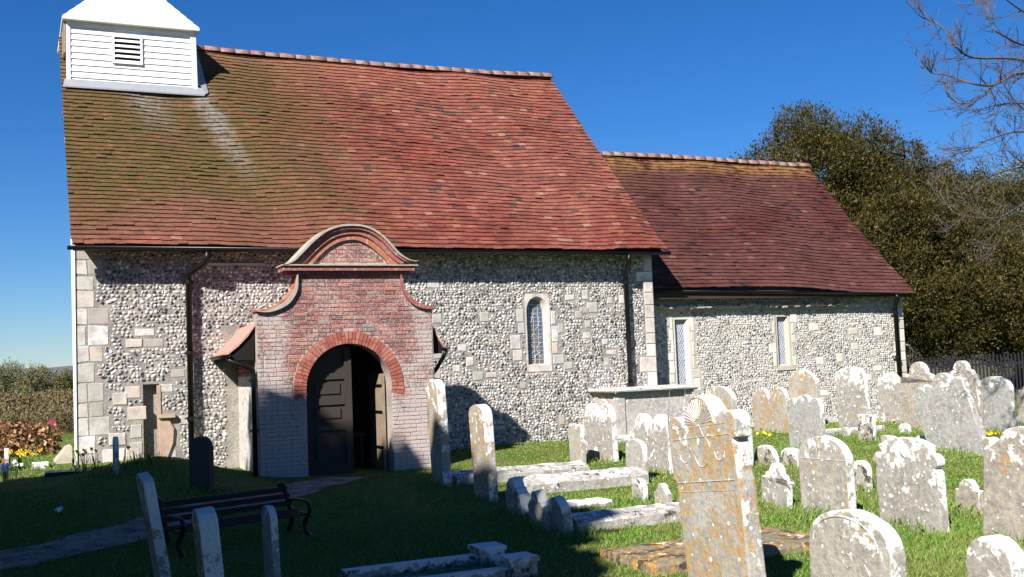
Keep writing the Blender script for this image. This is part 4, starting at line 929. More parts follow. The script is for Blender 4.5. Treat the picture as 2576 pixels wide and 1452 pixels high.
stone(2262, 2292, 1066, 1090, 'round', 'g_white', 'tiny whitish stone beside yellow flowers at the foot of the pale headstone', .07)
stone(2277, 2372, 912, 1085, 'hump', 'g_pink', 'humped headstone before the iron fence, left of the big leaning grey stone', .11, lean=1, detail=d_hump)
stone(2345, 2484, 937, 1138, 'wave', 'g_grey', 'big smooth grey headstone leaning steeply to the left with wavy top', .12, lean=18, detail=d_wave)
stone(2398, 2478, 909, 1115, 'hump', 'g_pink', 'humped headstone before the iron fence, behind the big leaning grey stone', .11, lean=2, detail=d_hump)
stone(2469, 2554, 948, 1088, 'round', 'g_grey', 'plain grey arched headstone with rusty edge before the iron fence', .11)
stone(2566, 2640, 967, 1066, 'lobe', 'g_pink', 'pale headstone by the fence, cut off at the right edge of the picture', .10)
stone(2544, 2568, 1048, 1076, 'flat', 'g_white', 'little white stub between the arched stone and the right edge', .08)
stone(1775, 1856, 972, 1092, 'round', 'g_orange', 'wide low orange stone close to the chancel wall, right of the chest tomb', .12)
# --- shaded side
stone(1082, 1144, 958, 1222, 'round', 'g_orange', 'tall headstone seen edge on beside the porch, its top in the sun', .13, w=.44, lean=1, tilt=2)
stone(1192, 1257, 1020, 1258, 'round', 'g_orange', 'tall shaded headstone seen edge on, right of the sunlit one by the porch', .125, w=.44, lean=1, tilt=2)
stone(1278, 1337, 1202, 1297, 'hump', 'g_white', 'lichened shaded footstone with a step on its left, nearest the coped slab', .12, w=.36, tilt=5)
stone(1342, 1390, 1234, 1332, 'hump', 'g_mixed', 'shaded footstone wedged in the middle of the group of three', .10, w=.34, tilt=6)
stone(1387, 1438, 1250, 1340, 'dome', 'g_mixed', 'rightmost shaded footstone of the group of three, rounded and leaning', .10, w=.34, tilt=6)
stone(399, 460, 1194, 1560, 'flat', 'g_mixed', 'tall shaded headstone seen edge on, leaning hard to the left', .075, w=.42, tilt=9)
stone(505, 585, 1284, 1580, 'round', 'g_white', 'thick shaded headstone with a pale white side in the left foreground', .125, w=.30, tilt=5)
stone(672, 706, 1278, 1500, 'round', 'g_grey', 'thin shaded headstone seen edge on in front of the bench', .055, w=.32, tilt=2)
stone(478, 538, 1100, 1232, 'dome', 'slate', 'dark slate headstone with rounded top on the grassy mound', .10, w=.33, yaw=38)
stone(284, 300, 1100, 1192, 'round', 'g_grey', 'thin grey headstone seen edge on before the west end of the wall', .06, w=.3)
stone(10, 24, 1130, 1184, 'flat', 'g_grey', 'thin grey stone among flowers at the left edge', .065, w=.32)
stone(90, 112, 1163, 1178, 'flat', 'g_white', 'small pale broken stone lying in the sunny grass at left', .25, w=.2)

# --- slabs, ledgers, kerbs
def slab(p, L, W, H, mat, label, name='grave_slab', coped=0, yaw=0, over=0, base=None, cat='grave slab', group=None):
    """p = south-west corner on the ground, long side runs east"""
    o = empty(name, p, TH + R(yaw), label, cat, group)
    bm = bmesh.new(); n = 14
    prof = [(0, -.1), (0, H*.55), (W*.16, H*.75) if coped else (.02, H), (W*.5, H) if coped else (W-.02, H)] + ([(W*.84, H*.75)] if coped else []) + [(W, H*.55), (W, -.1)]
    g = random.Random(int(L*100)); rings = []
    for i in range(n+1):
        x = L*i/n; rings.append([bm.verts.new((x + g.uniform(-.004, .004), y + g.uniform(-.008, .008), z + (g.uniform(-.008, .008) if z > 0 else 0))) for y, z in prof])
    K = len(prof)
    for i in range(n):
        for k in range(K): bm.faces.new((rings[i][k], rings[i+1][k], rings[i+1][(k+1) % K], rings[i][(k+1) % K]))
    bm.faces.new(rings[0]); bm.faces.new(list(reversed(rings[-1]))); bmesh.ops.recalc_face_normals(bm, faces=bm.faces)
    me = bpy.data.meshes.new('slab'); bm.to_mesh(me); bm.free(); me.materials.append(MAT[mat]); q = bpy.data.objects.new('slab_top' if base else 'body', me); COL.objects.link(q); q.parent = o
    if base:
        mb = MB(); mb.box((.07, .07, -.2), (L-.07, W-.07, base)); mb.build('plinth', MAT['g_ledger'], o); q.location.z = base
    STONES.append((S2W(0, 0) + Vector((0, 0, 0)), .01, .01)); return o
G2 = 'coped body stones lying in the grass'
slab(at(1150, 1222), 2.05, .55, .17, 'g_slab', 'long coped slab farthest from the viewer, half in shade, orange at its right end', coped=1, group=G2)
slab(at(1322, 1246), 1.75, .55, .20, 'g_slab', 'bright white coped slab behind the group of three footstones', coped=1, group=G2)
slab(at(1455, 1342), 1.60, .45, .16, 'g_slab', 'low pale coped slab nearest the viewer, ending behind the tall fan headstone', coped=1, group=G2)
slab(at(1428, 1283), .55, .3, .06, 'g_mixed', 'sunken slab end barely showing above the grass behind three footstones', group=G2)
slab(at(1650, 1452), 1.75, .80, .07, 'g_ledger', 'dark mossy ledger slab with bright orange lichen, on a low plinth', 'ledger_tomb', base=.03, cat='tomb', yaw=2)
slab(at(112, 1202), 1.0, .5, .06, 'slate', 'dark flat slab lying where sun meets shade at far left', yaw=-4)
slab(at(2079, 1098), 1.45, .12, .12, 'g_grey', 'straight grey kerb stone in front of the chancel wall', 'grave_kerb', cat='kerb')
slab(at(2484, 1150), 1.2, .14, .12, 'g_grey', 'grey kerb stone running in from behind the large pinkish headstone', 'grave_kerb', cat='kerb')
def chest_tomb():
    p = at(1556, 1113); o = empty('chest_tomb', p, TH, 'chest tomb with moulded lid standing by the nave corner', 'tomb')
    L, W, H = 1.78, .95, .88
    mb = MB(); mb.box((-.03, -.03, -.15), (L+.03, W+.03, .13)); mb.build('plinth', MAT['g_white'], o)
    mb = MB(); mb.box((.06, .06, .13), (L-.06, W-.06, H)); mb.build('chest', MAT['tomb'], o)
    for x0, x1, y0, y1 in ((.03, .20, .03, .16), (L-.20, L-.03, .03, .16), (.03, .20, W-.16, W-.03), (L-.20, L-.03, W-.16, W-.03)): mb = MB(); mb.box((x0, y0, .132), (x1, y1, H-.002)); mb.build('pilaster', MAT['tomb'], o)
    mb = MB(); mb.box((.0, .0, H), (L, W, H+.045)); c = mb.build('lid_moulding', MAT['tomb'], o)
    bm = bmesh.new(); bmesh.ops.create_cube(bm, size=1); 
    for v in bm.verts: v.co = Vector((L/2 + v.co.x*(L+.16), W/2 + v.co.y*(W+.16), H + .09 + v.co.z*.09))
    bmesh.ops.bevel(bm, geom=bm.edges[:], offset=.03, segments=3, affect='EDGES')
    me = bpy.data.meshes.new('lid'); bm.to_mesh(me); bm.free(); me.materials.append(MAT['g_grey']); q = bpy.data.objects.new('lid', me); COL.objects.link(q); q.parent = o
chest_tomb()
def kerbed_grave():
    p = at(868, 1466) - M*.62; p.z = gz(p.x, p.y); o = empty('kerbed_grave', p, TH, 'shaded grave surround of lichened stone kerbs with raised corner block, bottom centre', 'grave')
    e = at(1235, 1425); L = (e - p).dot(D)
    W = .75
    for nm, a, b in (('kerb', (0, W-.12, -.1), (L, W, .10)), ('kerb', (0, -.0, -.1), (L, .12, .09)), ('kerb', (L, .02, -.1), (L+.13, W-.02, .09))):
        mb = MB(); mb.cbox(a, b, .01); mb.box(a, b); mb.v = mb.v[12:]; mb.f = [tuple(i-12 for i in f) for f in mb.f[9:]]; mb.mi = mb.mi[9:]; mb.build(nm, MAT['g_dark'], o)
    for x, y in ((L-.06, W-.17), (L-.06, -.03)):
        mb = MB(); mb.box((x, y, -.1), (x+.22, y+.22, .13)); mb.box((x-.015, y-.015, .13), (x+.235, y+.235, .165)); mb.build('corner_block', MAT['g_dark'], o)
    mb = MB(); mb.box((.0, .12, -.1), (L, W-.12, .03)); mb.build('gravel_bed', MAT['gravel'], o)
kerbed_grave()
# --- bench
def bench():
    p = at(455, 1408); q = at(735, 1358); dv = q - p; L = min(2.3, max(1.4, dv.length)); ang = math.atan2(dv.y, dv.x)
    ang += 0; o = empty('park_bench', p, ang, 'dark garden bench with curved iron ends in the tree shade', 'bench')
    o.scale = (1, .75, .56)
    for i in range(4):
        mb = MB(); mb.box((0, .05 + i*.105, .40 + .012*i), (L, .135 + i*.105, .43 + .012*i)); mb.build('seat_slat', MAT['bench'], o)
    for i in range(3):
        mb = MB(); mb.box((0, .50 + .045*i, .52 + i*.12), (L, .525 + .045*i, .61 + i*.12)); mb.build('back_slat', MAT['bench'], o)
    for x in (.03, L - .03):
        mb = MB()
        mb.tube([(x, v[0], v[1]) for v in smoothpl([(.0, .0), (.10, .12), (.12, .28), (.04, .40), (.20, .42), (.40, .43), (.50, .50), (.56, .66), (.62, .86), (.70, .92), (.74, .86), (.69, .82)], 40)], .028, 8)
        mb.tube([(x, v[0], v[1]) for v in smoothpl([(.58, .0), (.50, .14), (.44, .28), (.46, .43)], 14)], .028, 8)
        mb.tube([(x, v[0], v[1]) for v in smoothpl([(.04, .40), (.0, .52), (.08, .63), (.30, .65), (.53, .62)], 20)], .022, 8)
        mb.build('iron_end', MAT['iron'], o, True)
bench()

# ================================================================= vegetation
def leaves(P, dirs, size, g, aspect=.5, droop=0):
    """one leaf-shaped quad at each point P (n,3)"""
    n = len(P); a = g.normal(0, 1, (n, 3)); a = dirs + a*.7; a /= np.linalg.norm(a, axis=1, keepdims=True) + 1e-9
    b = np.cross(a, g.normal(0, 1, (n, 3))); b /= np.linalg.norm(b, axis=1, keepdims=True) + 1e-9
    L = size*g.uniform(.6, 1.35, (n, 1)); a = a*L; b = b*L*aspect*.5
    V = np.stack([P, P + a*.5 + b, P + a, P + a*.5 - b], 1).reshape(-1, 3)
    return V, (np.arange(n)*4)[:, None] + np.arange(4)[None]
def sublobes(lobes, k, seed, r0=.24, r1=.36):
    """smaller boughs over the surface of each big lobe"""
    g = np.random.default_rng(seed); out = []
    for l in lobes:
        u = g.normal(0, 1, (k, 3)); u /= np.linalg.norm(u, axis=1, keepdims=True); u[:, 1] = np.where(u[:, 1] > .5, -u[:, 1], u[:, 1])
        for q in u:
            r = g.uniform(r0, r1)*(l[3]+l[5])/2; d = g.uniform(.78, .98)
            out.append((l[0]+q[0]*l[3]*d, l[1]+q[1]*l[4]*d, l[2]+q[2]*l[5]*d, r*1.15, r*1.15, r*.85))
    return out
def crown_pts(g, lobes, n_clump, per, spread, surf=.75):
    """lobes: list of (cx,cy,cz,rx,ry,rz); clumps near each lobe's surface, leaves round each clump"""
    vol = np.array([l[3]*l[4] + l[3]*l[5] for l in lobes]); cnt = np.maximum(1, (n_clump*vol/vol.sum()).astype(int)); C = []; N = []
    for l, c in zip(lobes, cnt):
        u = g.normal(0, 1, (c, 3)); u /= np.linalg.norm(u, axis=1, keepdims=True); r = surf + (1-surf)*g.random((c, 1))**.6*1.15
        C.append(np.array(l[:3]) + u*r*np.array(l[3:])); N.append(u)
    C = np.concatenate(C); N = np.concatenate(N)
    sc = g.uniform(.5, 1.3, (len(C), 1, 1))
    P = C[:, None] + g.normal(0, 1, (len(C), per, 3))*spread*sc; Dn = np.repeat(N[:, None], per, 1)
    return P.reshape(-1, 3), Dn.reshape(-1, 3)
def tree(name, base, lobes, n_clump, per, spread, leaf, mat, trunk_r, trunk_h, label, cat='tree', group=None, seed=1, up=.5, surf=.75, aspect=.5, limbs=6, core=0, sub=0):
    g = np.random.default_rng(seed); o = empty(name, base, 0, label, cat, group); B = np.array(base)
    mb = MB(); top = Vector((lobes[0][0] - B[0], lobes[0][1] - B[1], trunk_h))
    mb.tube([(0, 0, -.3), (0.05*trunk_r, 0, trunk_h*.3), top*.7 + Vector((0, 0, 0)), top], [trunk_r*1.2, trunk_r, trunk_r*.75, trunk_r*.4], 10)
    for l in lobes[:limbs]:
        c = Vector(l[:3]) - Vector(base); st = Vector((0, 0, trunk_h*g.uniform(.35, .8))); mb.tube([st, (st + c)*.5 + Vector((0, 0, .2)), c], [trunk_r*.4, trunk_r*.25, trunk_r*.08], 6)
    mb.build('trunk', MAT['bark'], o, True)
    P, Dn = crown_pts(g, sublobes(lobes, sub, seed) if sub else lobes, n_clump, per, spread, surf); Dn = Dn + np.array([0, 0, up])
    if core:
        P2, D2 = crown_pts(g, [(*l[:3], l[3]*.8, l[4]*.8, l[5]*.8) for l in lobes], int(n_clump*.45), 12, spread*1.6, .45); P = np.concatenate([P, P2]); Dn = np.concatenate([Dn, D2])
    V, F = leaves(P - B, Dn, leaf, g, aspect); npmesh('crown', V, F, mat, o)
    return o
def gp(x, y): return (x, y, gz(x, y))
# yews behind the chancel
Y1 = gp(12.4, 37.0)
L1 = [(10.9,36.3,7.7,1.9,2.6,2.4),(9.9,36,7.4,1.7,2.6,1.9),(8.5,36,6.8,1.5,2.6,1.6),(8.0,35.6,5.4,1.3,2.4,1.8),(9.3,36,5.6,1.9,3,2.2),(12.6,36.5,6.5,2.1,3,2.3),(14.2,36.8,5.5,2.0,3,2.3),(15.4,37,4.2,2.0,3,2.2),(16.3,37,3.2,2.2,3,1.9),(11.5,34.9,4.0,2.6,2.2,2.4),(14.0,34.8,3.4,2.6,2.2,2.0),(8.8,35,3.4,1.9,2.6,2.2),(16.6,35.6,2.7,1.8,2.0,1.6),(12.8,35.2,5.2,2.4,2.4,2.0)]
tree('yew_tree', Y1, L1, 8500, 42, .17, .10, MAT['yew'], .45, 4.5, 'large brownish green yew rising behind the chancel roof', seed=21, up=1.0, aspect=.42, core=1, sub=22)
Y2 = gp(18.9, 40.0)
L2 = [(16.8,38.8,6.1,1.7,2.4,1.8),(18.2,39,5.9,1.9,2.4,1.8),(17.4,38.2,4.0,2.1,2.4,2.2),(19.6,38.4,4.2,2.3,2.4,2.2),(18.6,37.4,2.9,2.6,2.0,1.6),(20.6,39,5.0,2,2.4,2.0)]
tree('yew_tree', Y2, L2, 3800, 42, .17, .10, MAT['yew2'], .35, 4, 'smaller dark yew on the right, beside the large one', seed=22, up=1.0, aspect=.42, core=1, sub=22)
Y3 = gp(22.2, 44.0)
L3 = [(20.9,43,6.8,1.7,2.2,1.7),(22.2,43,6.2,2.3,2.4,2.2),(22.8,42,4.4,2.4,2.4,2.2),(20.8,42,4.9,1.8,2,1.8),(22.5,41.5,2.9,2.4,2,1.8)]
tree('holm_oak', Y3, L3, 1300, 40, .25, .14, MAT['holm'], .3, 4, 'grey green bushy tree behind the bare branches at the right edge', seed=23, up=.4, sub=16)
# tall conifer behind the viewer that shades the left of the churchyard
LC = []
g = np.random.default_rng(5)
def hwid(z): return np.interp(z, [1.0, 3, 6, 9, 12, 14.5, 15.5], [6.5, 8.4, 8.4, 7.4, 5.6, 3.0, .6])
CB = (-12.0, -2.0)
zs = g.uniform(1.5, 15.4, 13000)
aa = g.uniform(0, 2*np.pi, len(zs)); rr = hwid(zs)*g.uniform(0.05, 1, len(zs))**.5*g.uniform(.86, 1.06, len(zs))
P = np.c_[CB[0] + rr*np.cos(aa), CB[1] + rr*np.sin(aa), zs]
P = np.concatenate([P, np.c_[g.uniform(-14, -1, 3500), g.uniform(-2, 9, 3500), g.uniform(4.2, 8.0, 3500)]]); aa = np.r_[aa, g.uniform(0, 6.28, 3500)]  # low boughs added above the view to hold skylight off the shaded grass
kk = (P[:, 1] + 2)/1.392; px_, pz_ = P[:, 0] - .619*kk, P[:, 2] + 1.12*kk
lim = np.interp(px_, [-22, -18, -16, -15, -14.4, -13.4, -11.9, -10.4, -9.15, -7.1, -5.5, -4.7, -3.8, -3.2], [5.5, 8.5, 11.2, 12.6, 13.9, 15.0, 15.6, 15.3, 14.2, 12.0, 10.4, 8.9, 6.6, 3.5])  # outline the crown is trimmed to, so its shadow edge falls as wanted
fr_ = (P[:, 2] > 2.9 + .37*np.maximum(P[:, 1], 0)) | (P[:, 0] < -.62*np.maximum(P[:, 1], 0) - 1.2)
ok_ = fr_ & (pz_ < lim - .45 + g.normal(0, .25, len(pz_))); P = P[ok_]; aa = aa[ok_]
con = empty('conifer_tree', gp(*CB), 0, 'tall dense conifer standing behind the viewer, shading the bench and porch side', 'tree')
Pc = (P[:, None] + g.normal(0, .22, (len(P), 5, 3))).reshape(-1, 3) - np.array(gp(*CB)); Dn = np.repeat(np.c_[np.cos(aa), np.sin(aa), -.25 + 0*aa], 5, 0)
V, F = leaves(Pc, Dn, .62, g, .75); npmesh('crown', V, F, MAT['conifer'], con)
mb = MB(); mb.tube([(0, 0, -.3), (0, 0, 6), (0, 0, 10), (0, 0, 14)], [.5, .4, .22, .04], 12); mb.build('trunk', MAT['bark'], con, True)
# beech hedge in brown winter leaf
def hedge(name, a, b, h, wd, mat, label, n, leaf, seed):
    g = np.random.default_rng(seed); A, B = np.array(a), np.array(b); L = np.linalg.norm(B-A); u = g.random(n); d = (B-A)/L; nrm = np.array([-d[1], d[0]])
    q = g.random(n); off = np.where(g.random(n) < .72, np.sign(g.random(n)-.5)*(wd/2)*g.uniform(.8, 1.08, n), g.uniform(-.5, .5, n)*wd); zz = h*np.where(np.abs(off) < wd*.38, g.uniform(.82, 1.05, n), q)*(1 + .05*np.sin(u*L*1.9))
    xy = A + (B-A)*u[:, None] + nrm*off[:, None]; base = gp(*((A+B)/2)); o = empty(name, base, 0, label, 'hedge')
    P = np.c_[xy, zz + .0]; P[:, 2] += np.array([gz(x, y) for x, y in xy[::50]]).repeat(50)[:n] if n % 50 == 0 else 0
    V, F = leaves(P - np.array(base), np.tile([0, 0, -.4], (n, 1)), leaf, g, .65); npmesh('leaves', V, F, mat, o)
    mb = MB()
    for k in range(int(L*2)):
        p = A + (B-A)*(k+.5)/int(L*2); z = gz(*p); mb.tube([(p[0]-base[0], p[1]-base[1], z-base[2]-.1), (p[0]-base[0]+g.normal(0, .1), p[1]-base[1]+g.normal(0, .1), z-base[2]+h*.9)], [.02, .006], 5)
    mb.build('stems', MAT['bark'], o)
hedge('beech_hedge', (-21.0, 18.6), (-8.75, 20.5), .62, .6, MAT['beech'], 'low beech hedge in dry brown leaf left of the church', 14000, .10, 31)
GT = 'trees far beyond the hedge'
for i, (x, y, top, dp, wd, lab) in enumerate(((12, 985, 908, 200, 4.0, 'hazy olive tree at the left edge beyond the hedge'), (92, 990, 914, 190, 4.6, 'roundest olive tree in the middle beyond the hedge'), (166, 988, 930, 205, 2.6, 'thin olive tree next to the church wall beyond the hedge'), (-80, 985, 915, 210, 5, 'far olive tree just outside the left edge'))):
    b = far(x, y, dp); t = far(x, top, dp); zb = gz(b.x, b.y); H = t.z - zb
    lob = [(b.x + random.uniform(-.3, .3)*wd, dp + random.uniform(-1, 1), zb + H*q, wd*s_*.62, wd*.5, H*.26) for q, s_ in ((.74, .75), (.5, 1.0), (.62, .9), (.35, .95), (.55, .9), (.25, .8))]
    tree('field_tree', (b.x, dp, zb), lob, 300, 16, .40, .32, MAT['olive'], .25, H*.6, lab, group=GT, seed=40+i, up=.3)
GS = 'scrub bushes beyond the hedge'
for i in range(22):
    px = -60 + (i % 11)*24 + random.uniform(-8, 8); dp = random.uniform(60, 110) if i < 11 else random.uniform(34, 50); b = far(px, 1000, dp); z = gz(b.x, dp); tz = far(px, random.uniform(1018, 1044) if i < 11 else random.uniform(1030, 1052), dp).z
    H = max(.35, tz - z); wd = random.uniform(1.8, 3.2)*dp/70
    tree('scrub_bush', (b.x, dp, z), [(b.x, dp, z + H*.5, wd, 1.5, H*.5), (b.x + wd*.6, dp, z + H*.4, wd*.7, 1.5, H*.45)], 150, 16, .16*dp/60, .15*dp/60, MAT['scrub'], .06, H*.4, 'brown scrub bush in the rough ground between hedge and far trees', 'bush', GS, 60+i, .6, .4, limbs=1)
def farhouse():
    p = far(148, 1022, 150); z = gz(p.x, p.y); o = empty('house', (p.x, p.y, z), R(20), 'tiny red gabled house far off beyond the hedge', 'house')
    h = far(148, 1003, 150).z - z; mb = MB(); mb.box((-1.3, 0, 0), (1.3, 5, h*.55)); mb.add([(-1.3,0,h*.55),(1.3,0,h*.55),(0,0,h*.97)], [(0,1,2)]); mb.build('wall', MAT['redroof'], o)
    mb = MB()
    for e in (-1, 1): mb.add([(e*1.5, -.15, h*.48), (0, -.15, h*1.03), (0, 5.2, h*1.03), (e*1.5, 5.2, h*.48), (e*1.5, -.15, h*.40), (0, -.15, h*.95)], [(0,1,2,3),(4,5,1,0)])
    mb.build('roof', MAT['ashlar_pale'], o)
farhouse()
# bare tree reaching in from the right
def bare_tree():
    g = random.Random(3); base = gp(9.9, 15.4); o = empty('bare_tree', base, 0, 'leafless tree reaching fine grey twigs in from the right edge', 'tree'); Bv = Vector(base)
    mb = MB(); mb.tube([(0, 0, -.2), (.05, 0, 2), (-.05, .1, 4.5), (.1, 0, 7), (.0, .1, 9.5)], [.22, .19, .15, .10, .05], 10); mb.build('trunk', MAT['bark'], o, True)
    tw = MB()
    def twig(p, d, L, r, lvl):
        n = 5; pts = [p]; cur = Vector(d)
        for i in range(n):
            cur = (cur + Vector((g.uniform(-.22, .22), g.uniform(-.22, .22), g.uniform(-.10, .20)))).normalized(); pts.append(pts[-1] + cur*L/n)
        tw.tube(pts, [max(.0034, r*(1 - .7*i/n)) for i in range(n+1)], 4, cap=False)
        if lvl > 0:
            for k in range(g.randint(2, 4)):
                i = g.randint(1, n-1); dd = (cur + Vector((g.uniform(-1, 1), g.uniform(-1, 1), g.uniform(-.7, .9)))).normalized(); twig(pts[i], dd, L*g.uniform(.35, .65), r*.55, lvl-1)
    LM = [([(2700,215),(2576,152),(2449,145),(2403,114),(2369,68),(2335,50),(2308,38)],15.0,.026),
          ([(2700,240),(2576,183),(2500,215),(2434,207),(2388,190),(2343,183),(2316,152)],14.6,.024),
          ([(2700,180),(2533,194),(2472,243),(2420,262),(2385,240),(2375,207)],15.4,.022),
          ([(2700,360),(2576,331),(2491,350),(2440,378),(2398,388)],14.2,.022),
          ([(2700,140),(2576,114),(2533,95),(2499,72),(2488,40),(2483,0)],15.8,.024),
          ([(2700,280),(2600,262),(2520,262),(2470,275),(2434,286)],15.1,.02),
          ([(2700,60),(2600,40),(2545,10),(2500,-30)],15.5,.026),
          ([(2700,430),(2580,420),(2500,440),(2450,470),(2440,500)],14.5,.018),
          ([(2720,520),(2600,505),(2520,545),(2460,548),(2400,535),(2388,510)],14.0,.016),
          ([(2720,330),(2620,300),(2560,262),(2520,200),(2510,150)],16.2,.02),
          ([(2720,470),(2620,440),(2560,400),(2530,370),(2500,300)],15.7,.018),
          ([(2700,560),(2600,560),(2540,580),(2500,620)],14.3,.014)]
    for pts, dp, r in LM:
        W = [far(x, y, dp + .5*math.sin(i*1.7) + (1.0 if i == 0 else 0)) - Bv for i, (x, y) in enumerate(pts)]
        start = Vector((0, 0, W[0].z - .5)); W = [start] + W; n = len(W)
        sm = []
        for i in range(n-1):
            for k in range(4):
                q = k/4; a, b, c, d = W[max(0, i-1)], W[i], W[i+1], W[min(n-1, i+2)]
                sm.append(.5*((2*b) + (c-a)*q + (2*a-5*b+4*c-d)*q*q + (3*b-a-3*c+d)*q**3))
        sm.append(W[-1]); N = len(sm)
        lm = MB(); lm.tube(sm, [r*.95*(1 - .82*i/N) for i in range(N)], 6); lm.build('limb', MAT['twig'], o, True)
        for k in range(20):
            i = g.randint(int(N*.25), N-2); d0 = (sm[i+1]-sm[i]).normalized()
            d = (d0 + Vector((g.uniform(-.9, .5), g.uniform(-.8, .8), g.uniform(-.9, .9)))).normalized(); twig(sm[i], d, g.uniform(.25, .75), r*.26, 2 if k % 3 == 0 else 1)
    tw.build('twigs', MAT['twig'], o)
bare_tree()
# iron railing
def railing():
    a = Vector((9.6, 28.9, 0)); b = Vector((22.0, 33.0, 0)); dv = (b-a); L = dv.length; o = empty('iron_fence', gp(a.x, a.y), math.atan2(dv.y, dv.x), 'black iron railing under the yew at the churchyard edge', 'fence')
    mb = MB(); n = int(L/.125); u = dv.normalized()
    for i in range(n):
        x = i*.125; q = a + u*x; z = gz(q.x, q.y) - gz(a.x, a.y); hh = 1.36 + random.uniform(-.07, .05); t = random.uniform(-.012, .012)
        mb.box((x-.022, -.012, z-.1), (x+.022+t*0, .012, z+hh-.05)); mb.add([(x-.022,-.012,z+hh-.05),(x+.022,-.012,z+hh-.05),(x+.022,.012,z+hh-.05),(x-.022,.012,z+hh-.05),(x+t,0,z+hh)], [(0,1,4),(1,2,4),(2,3,4),(3,0,4)])
    mb.build('pickets', MAT['slate'], o)
    for zr_ in (.3, 1.05):
        mb = MB(); mb.box((0, .014, zr_), (L, .04, zr_+.05)); mb.build('rail', MAT['slate'], o)
    for k in range(6):
        x = k*L/5; mb = MB(); mb.box((x-.045, .041, -.2), (x+.045, .12, 1.25)); mb.build('post', MAT['slate'], o)
railing()
# flowers
def flower(p, h, mat, g, heads=1, r=.035):
    pass
def clump(name, p, n, rad, h, petal, label, cat, seed, trumpet=False, group=None, leaves_n=10):
    g = random.Random(seed); o = empty(name, p, 0, label, cat, group); st = MB(); fl = MB()
    for i in range(leaves_n):
        a = g.uniform(0, 2*PI); r = g.uniform(0, rad); x, y = r*math.cos(a), r*math.sin(a); lx, ly = g.uniform(-.08, .08), g.uniform(-.08, .08); hh = h*g.uniform(.6, 1.0)
        st.add([(x-.006, y, -.03), (x+.006, y, -.03), (x+lx*.6+.004, y+ly*.6, hh*.7), (x+lx, y+ly, hh)], [(0, 1, 2, 3)])
    for i in range(n):
        if n < 30: fl = MB()
        a = g.uniform(0, 2*PI); r = g.uniform(0, rad); x, y = r*math.cos(a), r*math.sin(a); hh = h*g.uniform(.75, 1.1); d = Vector((g.uniform(-.6, .6), g.uniform(-1, -.2), g.uniform(-.1, .6))).normalized()
        c = Vector((x + d.x*.02, y + d.y*.02, hh)); st.tube([(x, y, -.03), (x, y, hh*.8), c], .004, 4)
        e1 = d.cross(Vector((0, 0, 1))).normalized(); e2 = d.cross(e1); R_ = g.uniform(.028, .042)
        for k in range(6):
            q = 2*PI*k/6; q2 = q + .5; q0 = q - .5
            fl.add([c, c + (e1*math.cos(q0) + e2*math.sin(q0))*R_*.6 + d*.006, c + (e1*math.cos(q) + e2*math.sin(q))*R_, c + (e1*math.cos(q2) + e2*math.sin(q2))*R_*.6 + d*.006], [(0, 1, 2, 3)])
        if trumpet: fl.tube([c, c + d*.02, c + d*.04], [.008, .012, .018], 6, cap=False)
        if n < 30: fl.build('flower', petal, o)
    st.build('foliage', MAT['stem'], o); 
    if n >= 30: fl.build('petals', petal, o)
clump('daffodil_clump', at(212, 1186), 7, .22, .30, MAT['yellow'], 'daffodils at the corner of the church, half in shade', 'flowers', 1, True, None, 26)
clump('daffodil_clump', at(52, 1178), 16, .45, .26, MAT['yellow'], 'yellow daffodils in the sun behind the thin stone at far left', 'flowers', 2, True, None, 40)
clump('daffodil_clump', at(345, 1172), 2, .35, .24, MAT['yellow'], 'daffodil leaves with few blooms along the foot of the wall', 'flowers', 3, True, None, 36)
clump('flower_bunch', at(10, 1212), 26, .16, .22, MAT['petal'], 'bunch of white flowers laid by the stone at left edge', 'flowers', 4, False, None, 14)
clump('flower_bunch', at(40, 1204), 9, .09, .24, MAT['petal'], 'small separate posy of white flowers right of the big bunch', 'flowers', 5, False, None, 8)
clump('flower_bunch', at(-2, 1196), 8, .10, .26, MAT['redp'], 'red flowers at the very left edge', 'flowers', 6, False, None, 8)
clump('daffodil_clump', at(1632, 1195)*1.0 + Vector((.25, .9, 0)), 5, .2, .40, MAT['yellow'], 'daffodils showing above the twin headed stone by the tomb', 'flowers', 7, True, None, 10)
clump('celandine_patch', at(2290, 1062), 40, .9, .07, MAT['yellow'], 'scatter of small yellow flowers before the leaning grey stone', 'flowers', 8, False, None, 30)
clump('celandine_patch', at(2480, 1100), 16, .5, .07, MAT['yellow'], 'few small yellow flowers under the arched stone by the fence', 'flowers', 9, False, None, 14)
clump('celandine_patch', at(1905, 1098), 10, .45, .06, MAT['yellow'], 'few small yellow flowers at the foot of the orange double stone', 'flowers', 10, False, None, 10)
clump('violet_cluster', at(155, 1302), 3, .06, .10, MAT['petal'], 'single pale flower in the shaded grass at left', 'flowers', 11, False, None, 5)
def pinwheel():
    p = at(140, 1150); z = far(134, 1065, p.y + 4).z; q = far(134, 1065, p.y + 4); o = empty('foil_windmill', (q.x, q.y, gz(q.x, q.y)), 0, 'bright magenta foil ornament above the beech hedge', 'ornament')
    mb = MB(); mb.tube([(0, 0, 0), (0, 0, q.z - gz(q.x, q.y))], .008, 6); mb.build('stick', MAT['bark'], o)
    mb = MB(); h = q.z - gz(q.x, q.y)
    for k in range(6):
        a = k*PI/3; c = Vector((0, -.02, h)); e = Vector((math.cos(a), 0, math.sin(a))); f = Vector((-math.sin(a), 0, math.cos(a)))
        mb.add([c, c + e*(.05+.035*(k%3)) + Vector((0, -.04, 0)), c + e*.07 + f*.05, c + f*.03 + e*.03 + Vector((0, -.03, 0))], [(0, 1, 2, 3)])
    mb.build('vanes', MAT['pink'], o)
pinwheel()
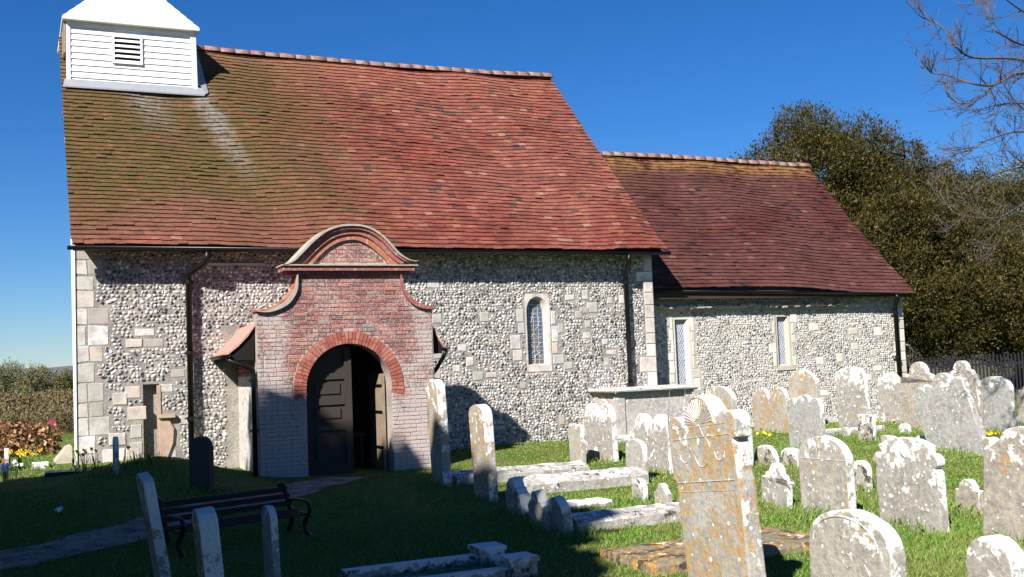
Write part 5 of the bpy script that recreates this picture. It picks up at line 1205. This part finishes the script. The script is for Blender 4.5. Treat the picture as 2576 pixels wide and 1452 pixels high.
# ================================================================= grass
def grass():
    g = np.random.default_rng(77); N = 330000
    dep = 5.2*np.exp(g.random(N)*math.log(30/5.2)); lat = g.uniform(-.62, .62, N)*dep; lat += g.uniform(-.6, .6, N)
    x, y = lat, dep
    rel = np.c_[x - O.x, y - O.y]; s = rel @ np.array(D[:2]); t = rel @ np.array(M[:2])
    ok = ~((s > -4.4) & (s < 7.05) & (t > -.04) & (t < 7.3)) & ~((s > 6.9) & (s < 14.5) & (t > .5) & (t < 6.7)) & ~((np.abs(s + .3) < 1.48) & (t > -2.72) & (t < .2))
    dmin = np.full(N, 9.0)
    for px, py in PATHP[::2]: dmin = np.minimum(dmin, np.hypot(x - px, y - py))
    ok &= dmin > .36 + g.uniform(-.06, .06, N)
    x, y = x[ok], y[ok]; n = len(x)
    tuft = np.zeros(n)
    for p, w_, th in STONES:
        if w_ > .05: tuft = np.maximum(tuft, np.exp(-((x-p.x)**2 + (y-p.y)**2)/(2*(.14 + w_*.28)**2)))
    patch = .5 + .5*np.sin(x*1.7 + np.sin(y*1.3)*1.4)*np.sin(y*1.1 + 1 + np.sin(x*.9))
    h = (.013 + .012*patch*(y < 13) + .006*patch + .105*tuft*g.random(n))*g.uniform(.55, 1.35, n) * np.where(y < 11, 1.25, 1.0)
    wd = .0032*np.maximum(1, y/7.0)*g.uniform(.8, 1.5, n)
    z = np.array([gz(a, b) for a, b in zip(x, y)]); a = g.uniform(0, 2*np.pi, n); ln = g.normal(0, .45, (n, 2))*h[:, None] + np.array([.12, -.05])*h[:, None]
    dx, dy = np.cos(a)*wd, np.sin(a)*wd
    B0 = np.c_[x-dx, y-dy, z-.005]; B1 = np.c_[x+dx, y+dy, z-.005]; M0 = np.c_[x-dx*.7+ln[:, 0]*.35, y-dy*.7+ln[:, 1]*.35, z+h*.6]; M1 = np.c_[x+dx*.7+ln[:, 0]*.35, y+dy*.7+ln[:, 1]*.35, z+h*.6]; T = np.c_[x+ln[:, 0], y+ln[:, 1], z+h]
    V = np.stack([B0, B1, M1, T, M0], 1).reshape(-1, 3); F = (np.arange(n)*5)[:, None] + np.arange(5)[None]
    o = npmesh('grass', V, F, MAT['blade']); tag(o, 'short churchyard grass with longer tufts round the stones', 'grass', kind='stuff')
grass()
